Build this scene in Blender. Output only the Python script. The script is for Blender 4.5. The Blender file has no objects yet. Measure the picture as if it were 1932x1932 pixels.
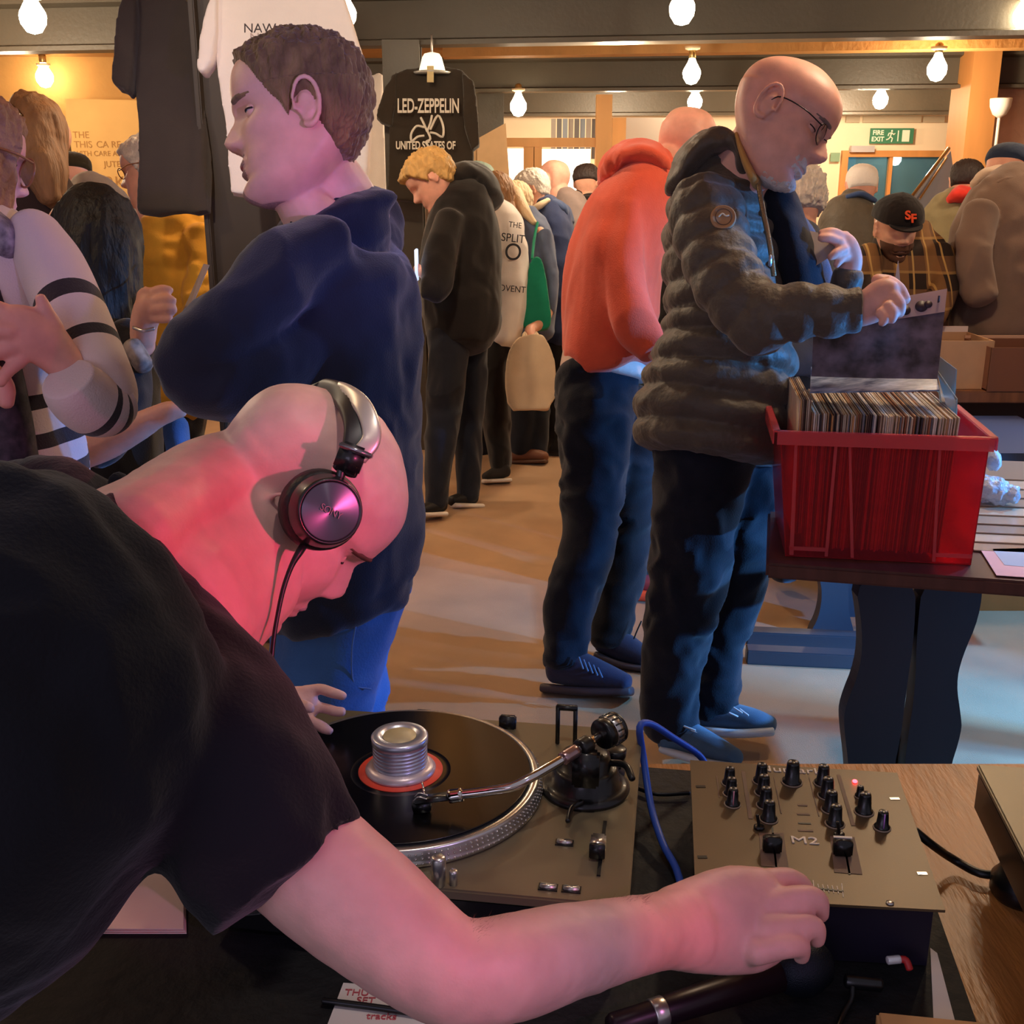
import bpy, bmesh, math, random
import numpy as np
from mathutils import Vector, Matrix
random.seed(7)
RNG = np.random.RandomState(5)
D = bpy.data
COL = bpy.context.scene.collection
# ---------------------------------------------------------------- camera model
FP, HC, PITCH = 2100.0, 1.53, math.radians(16.6)
CP, SP = math.cos(PITCH), math.sin(PITCH)
CAM = np.array([0.0, 0.0, HC])
FW = np.array([0.0, CP, -SP]); UPV = np.array([0.0, SP, CP]); RT = np.array([1.0, 0.0, 0.0])

def W(px, py, z):
    u = (px - 966) / FP; v = (py - 966) / FP
    return CAM + z * (FW + u * RT - v * UPV)
def WH(px, py, h):
    v = (py - 966) / FP
    return W(px, py, (HC - h) / (v * CP + SP))
def WY(px, py, Y):
    v = (py - 966) / FP
    return W(px, py, Y / (CP - v * SP))
def cv(r, u, a):
    "direction from right / up / away components"
    w = r * RT + u * UPV + a * FW
    return w / np.linalg.norm(w)
def nrm(a):
    return a / (np.linalg.norm(a) + 1e-12)
def lin(c):
    def f(x):
        x = x / 255.0
        return x / 12.92 if x <= 0.04045 else ((x + 0.055) / 1.055) ** 2.4
    return (f(c[0]), f(c[1]), f(c[2]), 1.0)

# ---------------------------------------------------------------- materials
MATS = {}
def mat(name, col, rough=0.7, metal=0.0, bump=0.0, bscale=60, var=0.0, vscale=8, vcol=None, sss=0.0, sheen=0.0,
        emit=None, estr=0.0, trans=0.0, alpha=1.0, coat=0.0, ior=1.45, stretch=None, spec=0.5):
    if name in MATS: return MATS[name]
    m = D.materials.new(name); m.use_nodes = True
    nt = m.node_tree; b = nt.nodes['Principled BSDF']
    b.inputs['Base Color'].default_value = lin(col)
    b.inputs['Roughness'].default_value = rough
    b.inputs['Metallic'].default_value = metal
    b.inputs['IOR'].default_value = ior
    b.inputs['Specular IOR Level'].default_value = spec
    if sss:
        b.inputs['Subsurface Weight'].default_value = sss
        b.inputs['Subsurface Radius'].default_value = (1.0, 0.35, 0.2)
        b.inputs['Subsurface Scale'].default_value = 0.008
    if sheen:
        b.inputs['Sheen Weight'].default_value = sheen
        b.inputs['Sheen Roughness'].default_value = 0.5
    if coat:
        b.inputs['Coat Weight'].default_value = coat
        b.inputs['Coat Roughness'].default_value = 0.08
    if emit:
        b.inputs['Emission Color'].default_value = lin(emit)
        b.inputs['Emission Strength'].default_value = estr
    if trans: b.inputs['Transmission Weight'].default_value = trans
    if alpha < 1: b.inputs['Alpha'].default_value = alpha
    tc = None
    def coords():
        nonlocal tc
        if tc is None:
            tc = nt.nodes.new('ShaderNodeTexCoord')
            if stretch:
                mp = nt.nodes.new('ShaderNodeMapping'); mp.inputs['Scale'].default_value = stretch
                nt.links.new(tc.outputs['Object'], mp.inputs['Vector']); tc = mp
        return tc.outputs['Vector'] if tc.bl_idname == 'ShaderNodeMapping' else tc.outputs['Object']
    if var:
        n = nt.nodes.new('ShaderNodeTexNoise'); n.inputs['Scale'].default_value = vscale; n.inputs['Detail'].default_value = 5
        nt.links.new(coords(), n.inputs['Vector'])
        r = nt.nodes.new('ShaderNodeValToRGB')
        r.color_ramp.elements[0].position = 0.3; r.color_ramp.elements[1].position = 0.7
        c0 = np.array(lin(col)[:3]); c1 = np.array(lin(vcol)[:3]) if vcol else np.clip(c0 * (1 + var), 0, 1)
        if not vcol: c0 = c0 * (1 - var)
        r.color_ramp.elements[0].color = (*c0, 1); r.color_ramp.elements[1].color = (*c1, 1)
        nt.links.new(n.outputs['Fac'], r.inputs['Fac']); nt.links.new(r.outputs['Color'], b.inputs['Base Color'])
    if bump:
        n = nt.nodes.new('ShaderNodeTexNoise'); n.inputs['Scale'].default_value = bscale; n.inputs['Detail'].default_value = 4
        nt.links.new(coords(), n.inputs['Vector'])
        bp = nt.nodes.new('ShaderNodeBump'); bp.inputs['Strength'].default_value = min(1, bump); bp.inputs['Distance'].default_value = 0.6 / bscale
        nt.links.new(n.outputs['Fac'], bp.inputs['Height']); nt.links.new(bp.outputs['Normal'], b.inputs['Normal'])
    MATS[name] = m
    return m
def skin(name, col, rough=0.5):
    return mat(name, col, rough, var=0.10, vscale=28, bump=0.12, bscale=350, sss=0.18, spec=0.4)
def cloth(name, col, bump=0.35, bscale=260, sheen=0.15, var=0.12, vscale=12, rough=0.9):
    return mat(name, col, rough, bump=bump, bscale=bscale, sheen=sheen, var=var, vscale=vscale, spec=0.2)

# ---------------------------------------------------------------- noise
def _hash(i, j, k, s):
    n = (i * 374761393 + j * 668265263 + k * 2147483647 + s * 1274126177) & 0xffffffff
    n = ((n ^ (n >> 13)) * 1274126177) & 0xffffffff
    return ((n ^ (n >> 16)) & 0xffff) / 65535.0
def vnoise(p, s=0):
    p = np.asarray(p); f = np.floor(p).astype(np.int64); t = p - f; t = t * t * (3 - 2 * t)
    r = 0
    for a in (0, 1):
        for b in (0, 1):
            for c in (0, 1):
                w = (t[:, 0] if a else 1 - t[:, 0]) * (t[:, 1] if b else 1 - t[:, 1]) * (t[:, 2] if c else 1 - t[:, 2])
                r = r + w * _hash(f[:, 0] + a, f[:, 1] + b, f[:, 2] + c, s)
    return r * 2 - 1
def fbm(p, o=3, s=0):
    r = 0; a = 1; p = np.asarray(p)
    for i in range(o):
        r = r + a * vnoise(p * (2 ** i), s + i); a *= 0.5
    return r
def ridge(p, s=0):
    return 1 - np.abs(vnoise(p, s)) * 2
def folds(amp, size, aniso=(1, 1, 0.35), seed=0, o=2):
    "cloth folds: displacement along the normal"
    an = np.array(aniso)
    def f(co, no):
        q = co * an / size
        q = q + 0.6 * np.stack([vnoise(q * 0.7, seed + 5), vnoise(q * 0.7, seed + 6), vnoise(q * 0.7, seed + 7)], 1)
        return no * (amp * (0.7 * ridge(q, seed) + 0.5 * vnoise(q * 2.1, seed + 1)) - amp * 0.3)[:, None]
    return f

# ---------------------------------------------------------------- mesh builder
def origin_of(o):
    v = np.zeros(3)
    while o is not None:
        v += np.array(o.location); o = o.parent
    return v
class MB:
    def __init__(s):
        s.v = []; s.f = []; s.uv = []; s.n = 0
    def add(s, v, f, uv=None):
        v = np.asarray(v, float)
        s.v.append(v); s.f += [tuple(int(i) + s.n for i in q) for q in f]
        s.uv.append(np.zeros((len(v), 2)) if uv is None else np.asarray(uv, float)); s.n += len(v)
        return s
    def box(s, c, size, R=None):
        c = np.asarray(c, float); h = np.asarray(size, float) / 2
        p = np.array([[x, y, z] for x in (-1, 1) for y in (-1, 1) for z in (-1, 1)], float) * h
        if R is not None: p = p @ np.asarray(R).T
        return s.add(p + c, [(0, 1, 3, 2), (4, 6, 7, 5), (0, 4, 5, 1), (2, 3, 7, 6), (0, 2, 6, 4), (1, 5, 7, 3)])
    def prism(s, ring, off):
        ring = np.asarray(ring, float); n = len(ring); off = np.asarray(off, float)
        v = np.vstack([ring, ring + off])
        f = [tuple(range(n))[::-1], tuple(range(n, 2 * n))] + [(i, (i + 1) % n, n + (i + 1) % n, n + i) for i in range(n)]
        return s.add(v, f)
    def ell(s, c, r, R=None, nu=16, nv=10):
        v = []; f = []
        for j in range(nv + 1):
            a = math.pi * j / nv
            for i in range(nu):
                b = 2 * math.pi * i / nu
                v.append([math.sin(a) * math.cos(b), math.sin(a) * math.sin(b), math.cos(a)])
        v = np.array(v) * np.asarray(r, float)
        if R is not None: v = v @ np.asarray(R).T
        for j in range(nv):
            for i in range(nu):
                f.append((j * nu + i, (j + 1) * nu + i, (j + 1) * nu + (i + 1) % nu, j * nu + (i + 1) % nu))
        return s.add(v + np.asarray(c), f)
    def lathe(s, c, prof, n=32, axis=(0, 0, 1), ref=None):
        ax = nrm(np.asarray(axis, float)); rf = np.array([1.0, 0, 0]) if ref is None else np.asarray(ref, float)
        if abs(ax @ rf) > 0.95: rf = np.array([0, 1.0, 0])
        a = nrm(np.cross(ax, rf)); b = np.cross(ax, a)
        v = []; f = []; m = len(prof)
        for (r, h) in prof:
            for i in range(n):
                t = 2 * math.pi * i / n
                v.append(np.asarray(c) + ax * h + r * (math.cos(t) * a + math.sin(t) * b))
        for j in range(m - 1):
            for i in range(n):
                f.append((j * n + i, j * n + (i + 1) % n, (j + 1) * n + (i + 1) % n, (j + 1) * n + i))
        f.append(tuple(range(n))[::-1]); f.append(tuple((m - 1) * n + i for i in range(n)))
        return s.add(v, f)
    def tube(s, pts, r, n=12, sub=4, ex=2.0, cap=0.5, closed_flat=False):
        "pts: world points; r: radius or list of (lateral, depth) radii"
        P = [np.asarray(p, float) for p in pts]
        if np.isscalar(r): r = [(r, r)] * len(P)
        r = [(q, q) if np.isscalar(q) else q for q in r]
        return s.loft([(p, a, b) for p, (a, b) in zip(P, r)], n=n, sub=sub, ex=ex, cap=cap)
    def loft(s, pts, n=24, sub=5, ex=2.0, cap=0.6, quilt=None, side=None, mod=None):
        """pts: (px,py,z,half width px[,depth radius m]) or (world point, lateral m, depth m).
        lateral = perpendicular to the run as the lens sees it, depth = along the line of sight."""
        P = []; R = []
        for q in pts:
            if len(q) == 3: P.append(np.asarray(q[0], float)); R.append([q[1], q[2]])
            else:
                P.append(W(q[0], q[1], q[2])); rm = q[3] * q[2] / FP
                R.append([rm, q[4] if len(q) > 4 and q[4] is not None else rm])
        P = np.array(P); R = np.array(R, float)
        m = len(P)
        def cr(A, i, t):
            p0 = A[max(i - 1, 0)]; p1 = A[i]; p2 = A[min(i + 1, m - 1)]; p3 = A[min(i + 2, m - 1)]
            if i == 0: p0 = 2 * p1 - p2
            if i + 2 > m - 1: p3 = 2 * p2 - p1
            return 0.5 * ((2 * p1) + (-p0 + p2) * t + (2 * p0 - 5 * p1 + 4 * p2 - p3) * t * t + (-p0 + 3 * p1 - 3 * p2 + p3) * t ** 3)
        C = []; Q = []
        for i in range(m - 1):
            for k in range(sub):
                C.append(cr(P, i, k / sub)); Q.append(cr(R, i, k / sub))
        C.append(P[-1]); Q.append(R[-1])
        C = np.array(C); Q = np.maximum(np.array(Q), 1e-4)
        T = np.gradient(C, axis=0); T = np.array([nrm(t) for t in T])
        L = np.concatenate([[0], np.cumsum(np.linalg.norm(np.diff(C, axis=0), axis=1))])
        rings = []; lat_prev = None
        def frame(c, t):
            nonlocal lat_prev
            vd = nrm(c - CAM) if side is None else np.asarray(side, float)
            l = np.cross(t, vd)
            if np.linalg.norm(l) < 0.25 and lat_prev is not None:
                l = lat_prev - t * (lat_prev @ t)
            l = nrm(l)
            if lat_prev is not None and l @ lat_prev < 0: l = -l
            lat_prev = l
            return l, nrm(np.cross(l, t))
        th = np.linspace(0, 2 * math.pi, n, endpoint=False)
        ct = np.sign(np.cos(th)) * np.abs(np.cos(th)) ** (2 / ex); st = np.sign(np.sin(th)) * np.abs(np.sin(th)) ** (2 / ex)
        V = []; UVs = []
        fr = [frame(c, t) for c, t in zip(C, T)]
        def ring(c, l, d, a, b, u):
            V.append(c + np.outer(ct * a, l) + np.outer(st * b, d)); UVs.append(np.stack([np.full(n, u), th / (2 * math.pi)], 1))
        K = 4 if cap > 0 else 0
        if K:
            l, d = fr[0]; h = cap * min(Q[0])
            for k in range(K):
                a = math.pi / 2 * (1 - k / K); sc = max(math.cos(a), 0.02)
                ring(C[0] - T[0] * h * math.sin(a), l, d, Q[0][0] * sc, Q[0][1] * sc, L[0])
        for i in range(len(C)):
            l, d = fr[i]; k = 1.0
            if quilt: k = 1 - quilt[1] * (1 - abs(math.sin(math.pi * L[i] / quilt[0])) ** 0.6)
            if mod: k *= mod(L[i])
            ring(C[i], l, d, Q[i][0] * k, Q[i][1] * k, L[i])
        if K:
            l, d = fr[-1]; h = cap * min(Q[-1])
            for k in range(K - 1, -1, -1):
                a = math.pi / 2 * (1 - k / K); sc = max(math.cos(a), 0.02)
                ring(C[-1] + T[-1] * h * math.sin(a), l, d, Q[-1][0] * sc, Q[-1][1] * sc, L[-1])
        nr = len(V); V = np.vstack(V); f = []
        for j in range(nr - 1):
            for i in range(n):
                f.append((j * n + i, j * n + (i + 1) % n, (j + 1) * n + (i + 1) % n, (j + 1) * n + i))
        f.append(tuple(range(n))[::-1]); f.append(tuple((nr - 1) * n + i for i in range(n)))
        return s.add(V, f, np.vstack(UVs))
    def build(s, name, m, parent=None, smooth=True, remesh=None, sm=4, disp=None, bevel=0, extra=None, cut=None):
        V = np.vstack(s.v); F = s.f
        me = D.meshes.new(name); me.from_pydata(V.tolist(), [], F); me.update()
        if remesh:
            bm = bmesh.new(); bm.from_mesh(me); bmesh.ops.recalc_face_normals(bm, faces=bm.faces)
            bmesh.ops.triangulate(bm, faces=[q for q in bm.faces if len(q.verts) > 4]); bm.to_mesh(me); bm.free()
            t = D.objects.new('tmp', me); COL.objects.link(t)
            md = t.modifiers.new('r', 'REMESH'); md.mode = 'VOXEL'; md.voxel_size = remesh; md.adaptivity = 0
            if sm:
                md = t.modifiers.new('s', 'SMOOTH'); md.factor = 0.5; md.iterations = sm
            dg = bpy.context.evaluated_depsgraph_get()
            me2 = D.meshes.new_from_object(t.evaluated_get(dg)); D.objects.remove(t); D.meshes.remove(me); me = me2
            me.name = name
            uvs = None
        else:
            uvs = np.vstack(s.uv)
            bm = bmesh.new(); bm.from_mesh(me); bmesh.ops.recalc_face_normals(bm, faces=bm.faces)
            if bevel: bmesh.ops.bevel(bm, geom=bm.edges[:], offset=bevel, segments=2, affect='EDGES', clamp_overlap=True); uvs = None
            bm.to_mesh(me); bm.free()
        n = len(me.vertices)
        if disp is not None:
            co = np.empty(n * 3); me.vertices.foreach_get('co', co); co = co.reshape(-1, 3)
            for dfn in (disp if isinstance(disp, (list, tuple)) else [disp]):
                no = np.empty(n * 3); me.vertex_normals.foreach_get('vector', no); no = no.reshape(-1, 3)
                co = co + dfn(co, no); me.vertices.foreach_set('co', co.ravel()); me.update()
        if extra is not None:
            ev = np.vstack(extra.v)
            bm = bmesh.new(); bm.from_mesh(me); vs = [bm.verts.new(p) for p in ev]
            for q in extra.f:
                try: bm.faces.new([vs[i] for i in q])
                except ValueError: pass
            bm.to_mesh(me); bm.free()
        n = len(me.vertices)
        if uvs is not None and len(uvs) == n:
            ul = me.uv_layers.new(name='UVMap'); li = np.empty(len(me.loops), int); me.loops.foreach_get('vertex_index', li)
            ul.data.foreach_set('uv', uvs[li].ravel())
        org = origin_of(parent)
        if parent is None:
            co = np.empty(n * 3); me.vertices.foreach_get('co', co); co = co.reshape(-1, 3)
            org = np.array([(co[:, 0].min() + co[:, 0].max()) / 2, (co[:, 1].min() + co[:, 1].max()) / 2, co[:, 2].min()])
        me.transform(Matrix.Translation(Vector((-org).tolist())))
        me.polygons.foreach_set('use_smooth', [bool(smooth)] * len(me.polygons))
        if isinstance(m, (list, tuple)):
            for q in m: me.materials.append(q)
        elif m: me.materials.append(m)
        me.update()
        o = D.objects.new(name, me); COL.objects.link(o)
        if parent is not None: o.parent = parent
        else: o.location = org.tolist()
        return o
def root(name, loc):
    o = D.objects.new(name, None); COL.objects.link(o); o.location = [float(x) for x in loc]; o.empty_display_size = 0.05
    return o
def tag(o, label, cat, group=None, kind=None):
    if label: o['label'] = label
    if cat: o['category'] = cat
    if group: o['group'] = group
    if kind: o['kind'] = kind
    return o
def struct(o):
    o['kind'] = 'structure'; return o
def text(s, size, origin, xdir, ydir, m, name, parent, ext=0.0006, align='CENTER', bold=0.0, sx=1.0):
    c = D.curves.new('t', 'FONT'); c.body = s; c.size = size; c.extrude = ext; c.align_x = align; c.align_y = 'CENTER'; c.offset = bold
    t = D.objects.new('t', c); COL.objects.link(t)
    me = D.meshes.new_from_object(t.evaluated_get(bpy.context.evaluated_depsgraph_get())); D.objects.remove(t); D.curves.remove(c)
    x = nrm(np.asarray(xdir, float)); y = np.asarray(ydir, float); y = nrm(y - x * (x @ y)); z = np.cross(x, y)
    n = len(me.vertices); co = np.empty(n * 3); me.vertices.foreach_get('co', co); co = co.reshape(-1, 3)
    co = np.asarray(origin, float) + np.outer(co[:, 0] * sx, x) + np.outer(co[:, 1], y) + np.outer(co[:, 2], z) - origin_of(parent)
    me.vertices.foreach_set('co', co.ravel()); me.materials.append(m); me.update(); me.name = name
    o = D.objects.new(name, me); COL.objects.link(o); o.parent = parent
    return o

# ---------------------------------------------------------------- heads
_ip = np.interp
U_ = [0, .03, .06, .10, .15, .20, .25, .30, .35, .40, .45, .50, .55, .60, .70, .80, .88, .94, .98, 1.0]
XF = [.26, .325, .35, .355, .332, .345, .352, .345, .340, .340, .338, .335, .355, .380, .385, .350, .270, .17, .07, -.03]
XB = [.06, .0, -.05, -.10, -.17, -.22, -.27, -.31, -.35, -.385, -.41, -.43, -.445, -.455, -.455, -.41, -.32, -.21, -.11, -.04]
WD = [.07, .12, .155, .19, .225, .25, .268, .28, .29, .30, .308, .315, .322, .328, .328, .300, .235, .155, .075, .004]
def sp(x, xs, ys):
    "smooth interpolation"
    xs = np.asarray(xs); ys = np.asarray(ys, float); m = np.gradient(ys, xs)
    i = np.clip(np.searchsorted(xs, x) - 1, 0, len(xs) - 2); h = xs[i + 1] - xs[i]; t = (x - xs[i]) / h
    return (2 * t**3 - 3 * t**2 + 1) * ys[i] + (t**3 - 2 * t**2 + t) * h * m[i] + (-2 * t**3 + 3 * t**2) * ys[i + 1] + (t**3 - t**2) * h * m[i + 1]
def g(x, s): return np.exp(-(x / s) ** 2)
def head_local(nu=110, nt=144, nose=1.0, fat=0.0, skull=None, off=None):
    s = np.linspace(0, 1, nu); u = (1 - np.cos(math.pi * s)) / 2; u = 0.55 * u + 0.45 * s
    u[0], u[-1] = 0, 1
    t = np.linspace(0, 2 * math.pi, nt, endpoint=False)
    Uu, Tt = np.meshgrid(u, t, indexing='ij')
    xf = sp(Uu, U_, XF); xb = sp(Uu, U_, XB); w = sp(Uu, U_, WD)
    w = w + fat * g(Uu - 0.12, 0.14)
    xc = xf * 0.25 + xb * 0.75 - 0.0
    xc = np.where(Uu > 0.6, xc * 0.7, xc)
    ct, st = np.cos(Tt), np.sin(Tt)
    ex = 2 / (2.25 + 0.25 * g(Uu - .45, .3))
    a = np.sign(ct) * np.abs(ct) ** ex; b = np.sign(st) * np.abs(st) ** ex
    x = xc + np.where(ct > 0, xf - xc, xc - xb) * a; y = w * b
    fr = (ct > 0) * np.clip(ct * 1.4, 0, 1)
    # nose
    N = _ip(Uu, [.30, .325, .345, .375, .40, .46, .52, .56, .60], [0, .05, .105, .135, .125, .085, .05, .035, 0]) * nose
    sg = _ip(Uu, [.30, .34, .40, .50, .60], [.085, .085, .06, .042, .07])
    x = x + fr * N * g(y, sg)
    for q in (-1, 1):
        x = x + fr * 0.028 * nose * g(y - q * .062, .034) * g(Uu - .345, .026)          # wings of the nose
        x = x - fr * 0.030 * g(y - q * .035, .022) * g(Uu - .318, .014)                 # nostrils
        x = x - fr * 0.050 * g(y - q * .135, .075) * g(Uu - .505, .050)                 # sockets
        x = x + fr * 0.018 * g(y - q * .13, .09) * g(Uu - .580, .025)                   # brow
        x = x + fr * 0.022 * g(y - q * .20, .07) * g(Uu - .40, .06)                     # cheek
        x = x - fr * 0.014 * g(y - q * .115, .025) * g(Uu - .27, .05)                   # fold beside mouth
    lip = g(y, .105)
    x = x + fr * lip * (0.022 * g(Uu - .232, .018) + 0.026 * g(Uu - .183, .018) - 0.034 * g(Uu - .208, .0075))
    x = x - fr * 0.018 * g(y, .10) * g(Uu - .145, .018) + fr * .018 * g(y, .09) * g(Uu - .065, .04)
    z = Uu - 0.5
    P = np.stack([x, y, z], -1)
    if off is not None:
        c = np.array([-.03, 0, .08]); d = P - c; d /= np.linalg.norm(d, axis=-1, keepdims=True)
        P = P + d * off(P, Uu, Tt)[..., None]
    return P
class Head:
    def __init__(s, px, py, z, H, F, U, xs=1.0, ws=1.0, zs=1.0):
        s.S = np.array([xs, ws, zs]); s.ex = .236
        s.C = W(px, py, z); s.H = H
        F = cv(*F); U = cv(*U); U = nrm(U - F * (U @ F)); s.F, s.U = F, U; s.L = np.cross(U, F)
        s.R = np.stack([F, s.L, U], 1)
    def w(s, p):
        return s.C + (np.asarray(p, float) * s.S * s.H) @ s.R.T
    def grid(s, mb, **k):
        P = head_local(**k); nu, nt = P.shape[:2]
        V = s.w(P.reshape(-1, 3)); f = []
        for j in range(nu - 1):
            for i in range(nt):
                f.append((j * nt + i, (j * nt + (i + 1) % nt), (j + 1) * nt + (i + 1) % nt, (j + 1) * nt + i))
        f.append(tuple(range(nt))[::-1]); f.append(tuple((nu - 1) * nt + i for i in range(nt)))
        mb.add(V, f); return mb
    def ear(s, mb, q, big=1.0):
        "q=+1 left ear, -1 right ear"
        c = np.array([-.055, q * .312, -.045])
        def e(a, r, o): return s.w(c + np.array([-0.035 * 0 + r * math.cos(a) * .075 * big - .03, q * o, r * math.sin(a) * .125 * big]))
        pts = [e(math.radians(a), 1, .035 + .02 * math.sin(math.radians(max(a, 0)) if a < 200 else 0)) for a in (-20, 20, 60, 95, 130, 165, 200, 230)]
        pts += [s.w(c + np.array([-.045, q * .022, -.125])), s.w(c + np.array([-.005, q * .012, -.115]))]
        rr = [.010, .012, .014, .015, .015, .015, .014, .016, .020, .016]
        mb.tube(pts, [(a * s.H * big, a * s.H * big) for a in rr], n=8, sub=3)
        mb.ell(s.w(c + np.array([-.035, q * .008, -.01])), np.array([.055, .018, .10]) * s.H * big, s.R, 12, 8)
        pts = [s.w(c + np.array([-.01, q * .026, .05])), s.w(c + np.array([-.05, q * .028, .03])), s.w(c + np.array([-.065, q * .026, -.03])), s.w(c + np.array([-.03, q * .022, -.075]))]
        mb.tube(pts, .010 * s.H * big, n=8, sub=3)
        mb.ell(s.w(c + np.array([.018, q * .018, -.035])), np.array([.014, .014, .025]) * s.H, s.R, 8, 6)
    def eyes(s, parent, iris=(70, 80, 90), look=(1, 0, 0), lids=None, closed=0.35, sides=(-1, 1)):
        wm = mat('eye_white', (196, 182, 180), 0.25, spec=.6); lm = mat('lash', (44, 30, 28), .8); im = mat('iris_%d' % iris[0], iris, 0.2)
        for q in sides:
            c = np.array([s.ex, q * .135, .002])
            mb = MB(); mb.ell(s.w(c), np.array([.052] * 3) * s.H, s.R, 20, 14); e = mb.build('eye', wm, parent)
            lk = nrm(np.array(look, float)); mb = MB(); mb.lathe(s.w(c + lk * .0445), [(.030 * s.H, -.002 * s.H), (.026 * s.H, .004 * s.H), (.014 * s.H, .0088 * s.H), (.002 * s.H, .0100 * s.H)], 16, axis=(s.R @ lk)); mb.build('iris', im, e)
            if lids:
                for (a0, a1) in ((math.radians(10 - 45 * closed + 18), math.radians(95)), (math.radians(-85), math.radians(-14 + 8 * closed))):
                    mb = MB(); n1, n2 = 8, 16; V = []
                    for r in (.057, .052):
                        for i in range(n1 + 1):
                            a = a0 + (a1 - a0) * i / n1
                            for j in range(n2 + 1):
                                b = math.radians(-88 + 176 * j / n2)
                                aa = a * math.cos(b * 0.9) if i in (0, n1) or True else a
                                V.append(c + r * np.array([math.cos(aa) * math.cos(b), math.cos(aa) * math.sin(b), math.sin(aa)]))
                    V = s.w(np.array(V)); N = (n1 + 1) * (n2 + 1); f = []
                    for k in (0, 1):
                        for i in range(n1):
                            for j in range(n2):
                                a = k * N + i * (n2 + 1) + j; f.append((a, a + 1, a + n2 + 2, a + n2 + 1))
                    mb.add(V, f); mb.build('eyelid', lids, parent)
                a0 = math.radians(10 - 45 * closed + 15)
                mb = MB(); mb.tube([s.w(c + .058 * np.array([math.cos(a0 * math.cos(b * .9)) * math.cos(b), math.cos(a0) * math.sin(b), math.sin(a0 * math.cos(b * .9))])) for b in np.radians(np.linspace(-80, 80, 13))], [(.005 * s.H, .005 * s.H)] * 13, n=6, sub=1)
                mb.build('eyelashes', lm, parent)
    def hair(s, mask, thick, m, parent, name='hair', noise=.012, freq=26, flow=(1, 1, .35), seed=3, **k):
        def off(P, Uu, Tt):
            mk = mask(P, Uu, Tt); q = P.reshape(-1, 3) * np.array(flow) * freq
            nz = (fbm(q, 3, seed)).reshape(mk.shape) + .6 * (vnoise(P.reshape(-1, 3) * 6, seed + 9)).reshape(mk.shape)
            return np.where(mk > 0.02, mk * (thick + noise * nz), -.03)
        mb = MB(); s.grid(mb, nu=k.get('nu', 150), nt=k.get('nt', 220), nose=0, off=off)
        return mb.build(name, m, parent)
def ss(x, a, b):
    t = np.clip((x - a) / (b - a), 0, 1); return t * t * (3 - 2 * t)
def short_mask(front=.30, line=.80, nape=.12, side=.43, soft=.05):
    "short men's haircut: hairline on the forehead, round the ears, down to the nape"
    def f(P, Uu, Tt):
        x = P[..., 0]; low = _ip(x, [-.5, -.22, -.14, -.10, -.02, .03, .07, .13, .19, .24, .30, .40], [nape, nape + .05, side - .03, side + .10, side + .10, side, side + .08, side + .14, side + .22, .72, line, line + .02])
        return ss(Uu, low - soft * .3, low + soft)
    return f
# ================================================================ camera and light
cd = D.cameras.new('camera'); cd.sensor_width = 36; cd.lens = 36 * FP / 1932; cd.clip_start = 0.02
co_ = D.objects.new('camera', cd); COL.objects.link(co_); co_.location = (0, 0, HC); co_.rotation_euler = (math.pi / 2 - PITCH, 0, 0)
bpy.context.scene.camera = co_
sc = bpy.context.scene
sc.view_settings.view_transform = 'Standard'; sc.view_settings.look = 'None'; sc.view_settings.gamma = 1; sc.view_settings.exposure = 0.45
w = D.worlds.new('w'); sc.world = w; w.use_nodes = True
bg = w.node_tree.nodes['Background']; bg.inputs['Color'].default_value = (0.72, 0.66, 0.80, 1); bg.inputs['Strength'].default_value = 0.26

def spot(name, loc, tgt, col, power, ang, blend=0.5, size=0.03):
    l = D.lights.new(name, 'SPOT'); l.color = col; l.energy = power; l.spot_size = math.radians(ang); l.spot_blend = blend; l.shadow_soft_size = size
    o = D.objects.new(name, l); COL.objects.link(o); o.location = [float(a) for a in loc]
    d = Vector([float(a) for a in tgt]) - o.location; o.rotation_euler = d.to_track_quat('-Z', 'Y').to_euler(); return o
def point(name, loc, col, power, size=0.05):
    l = D.lights.new(name, 'POINT'); l.color = col; l.energy = power; l.shadow_soft_size = size
    o = D.objects.new(name, l); COL.objects.link(o); o.location = [float(a) for a in loc]; return o
def area(name, loc, tgt, col, power, sx, sy):
    l = D.lights.new(name, 'AREA'); l.shape = 'RECTANGLE'; l.size = sx; l.size_y = sy; l.color = col; l.energy = power
    o = D.objects.new(name, l); COL.objects.link(o); o.location = [float(a) for a in loc]
    d = Vector([float(a) for a in tgt]) - o.location; o.rotation_euler = d.to_track_quat('-Z', 'Y').to_euler(); return o

WARM = (1.0, 0.80, 0.55)
# ================================================================ shell
m_floor = mat('carpet', (170, 134, 98), 0.95, bump=0.5, bscale=300, var=0.14, vscale=3.0, sheen=0.1)
m_ceil = mat('ceiling_timber', (176, 128, 72), 0.6, var=0.18, vscale=3, stretch=(1, 8, 1), bump=0.2, bscale=12)
m_steel = mat('beam_paint', (78, 70, 58), 0.45, var=0.08, vscale=4, bump=0.1, bscale=40)
m_plaster = mat('plaster', (236, 214, 182), 0.9, var=0.04, vscale=3)
m_ochre = mat('ochre_wall', (196, 148, 84), 0.85, var=0.12, vscale=2.5, bump=0.2, bscale=30)
m_black = mat('black_plastic', (16, 16, 18), 0.4)
FX0, FX1, FY0, FY1 = -7.0, 8.0, -2.0, 15.0
struct(MB().box(((FX0 + FX1) / 2, (FY0 + FY1) / 2, -0.05), (FX1 - FX0, FY1 - FY0, 0.1)).build('floor', m_floor, smooth=False))
CH = 2.5
struct(MB().box(((FX0 + FX1) / 2, (1.2 + FY1) / 2, CH + 0.05), (FX1 - FX0, FY1 - 1.2, 0.1)).build('ceiling', m_ceil, smooth=False))
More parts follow.
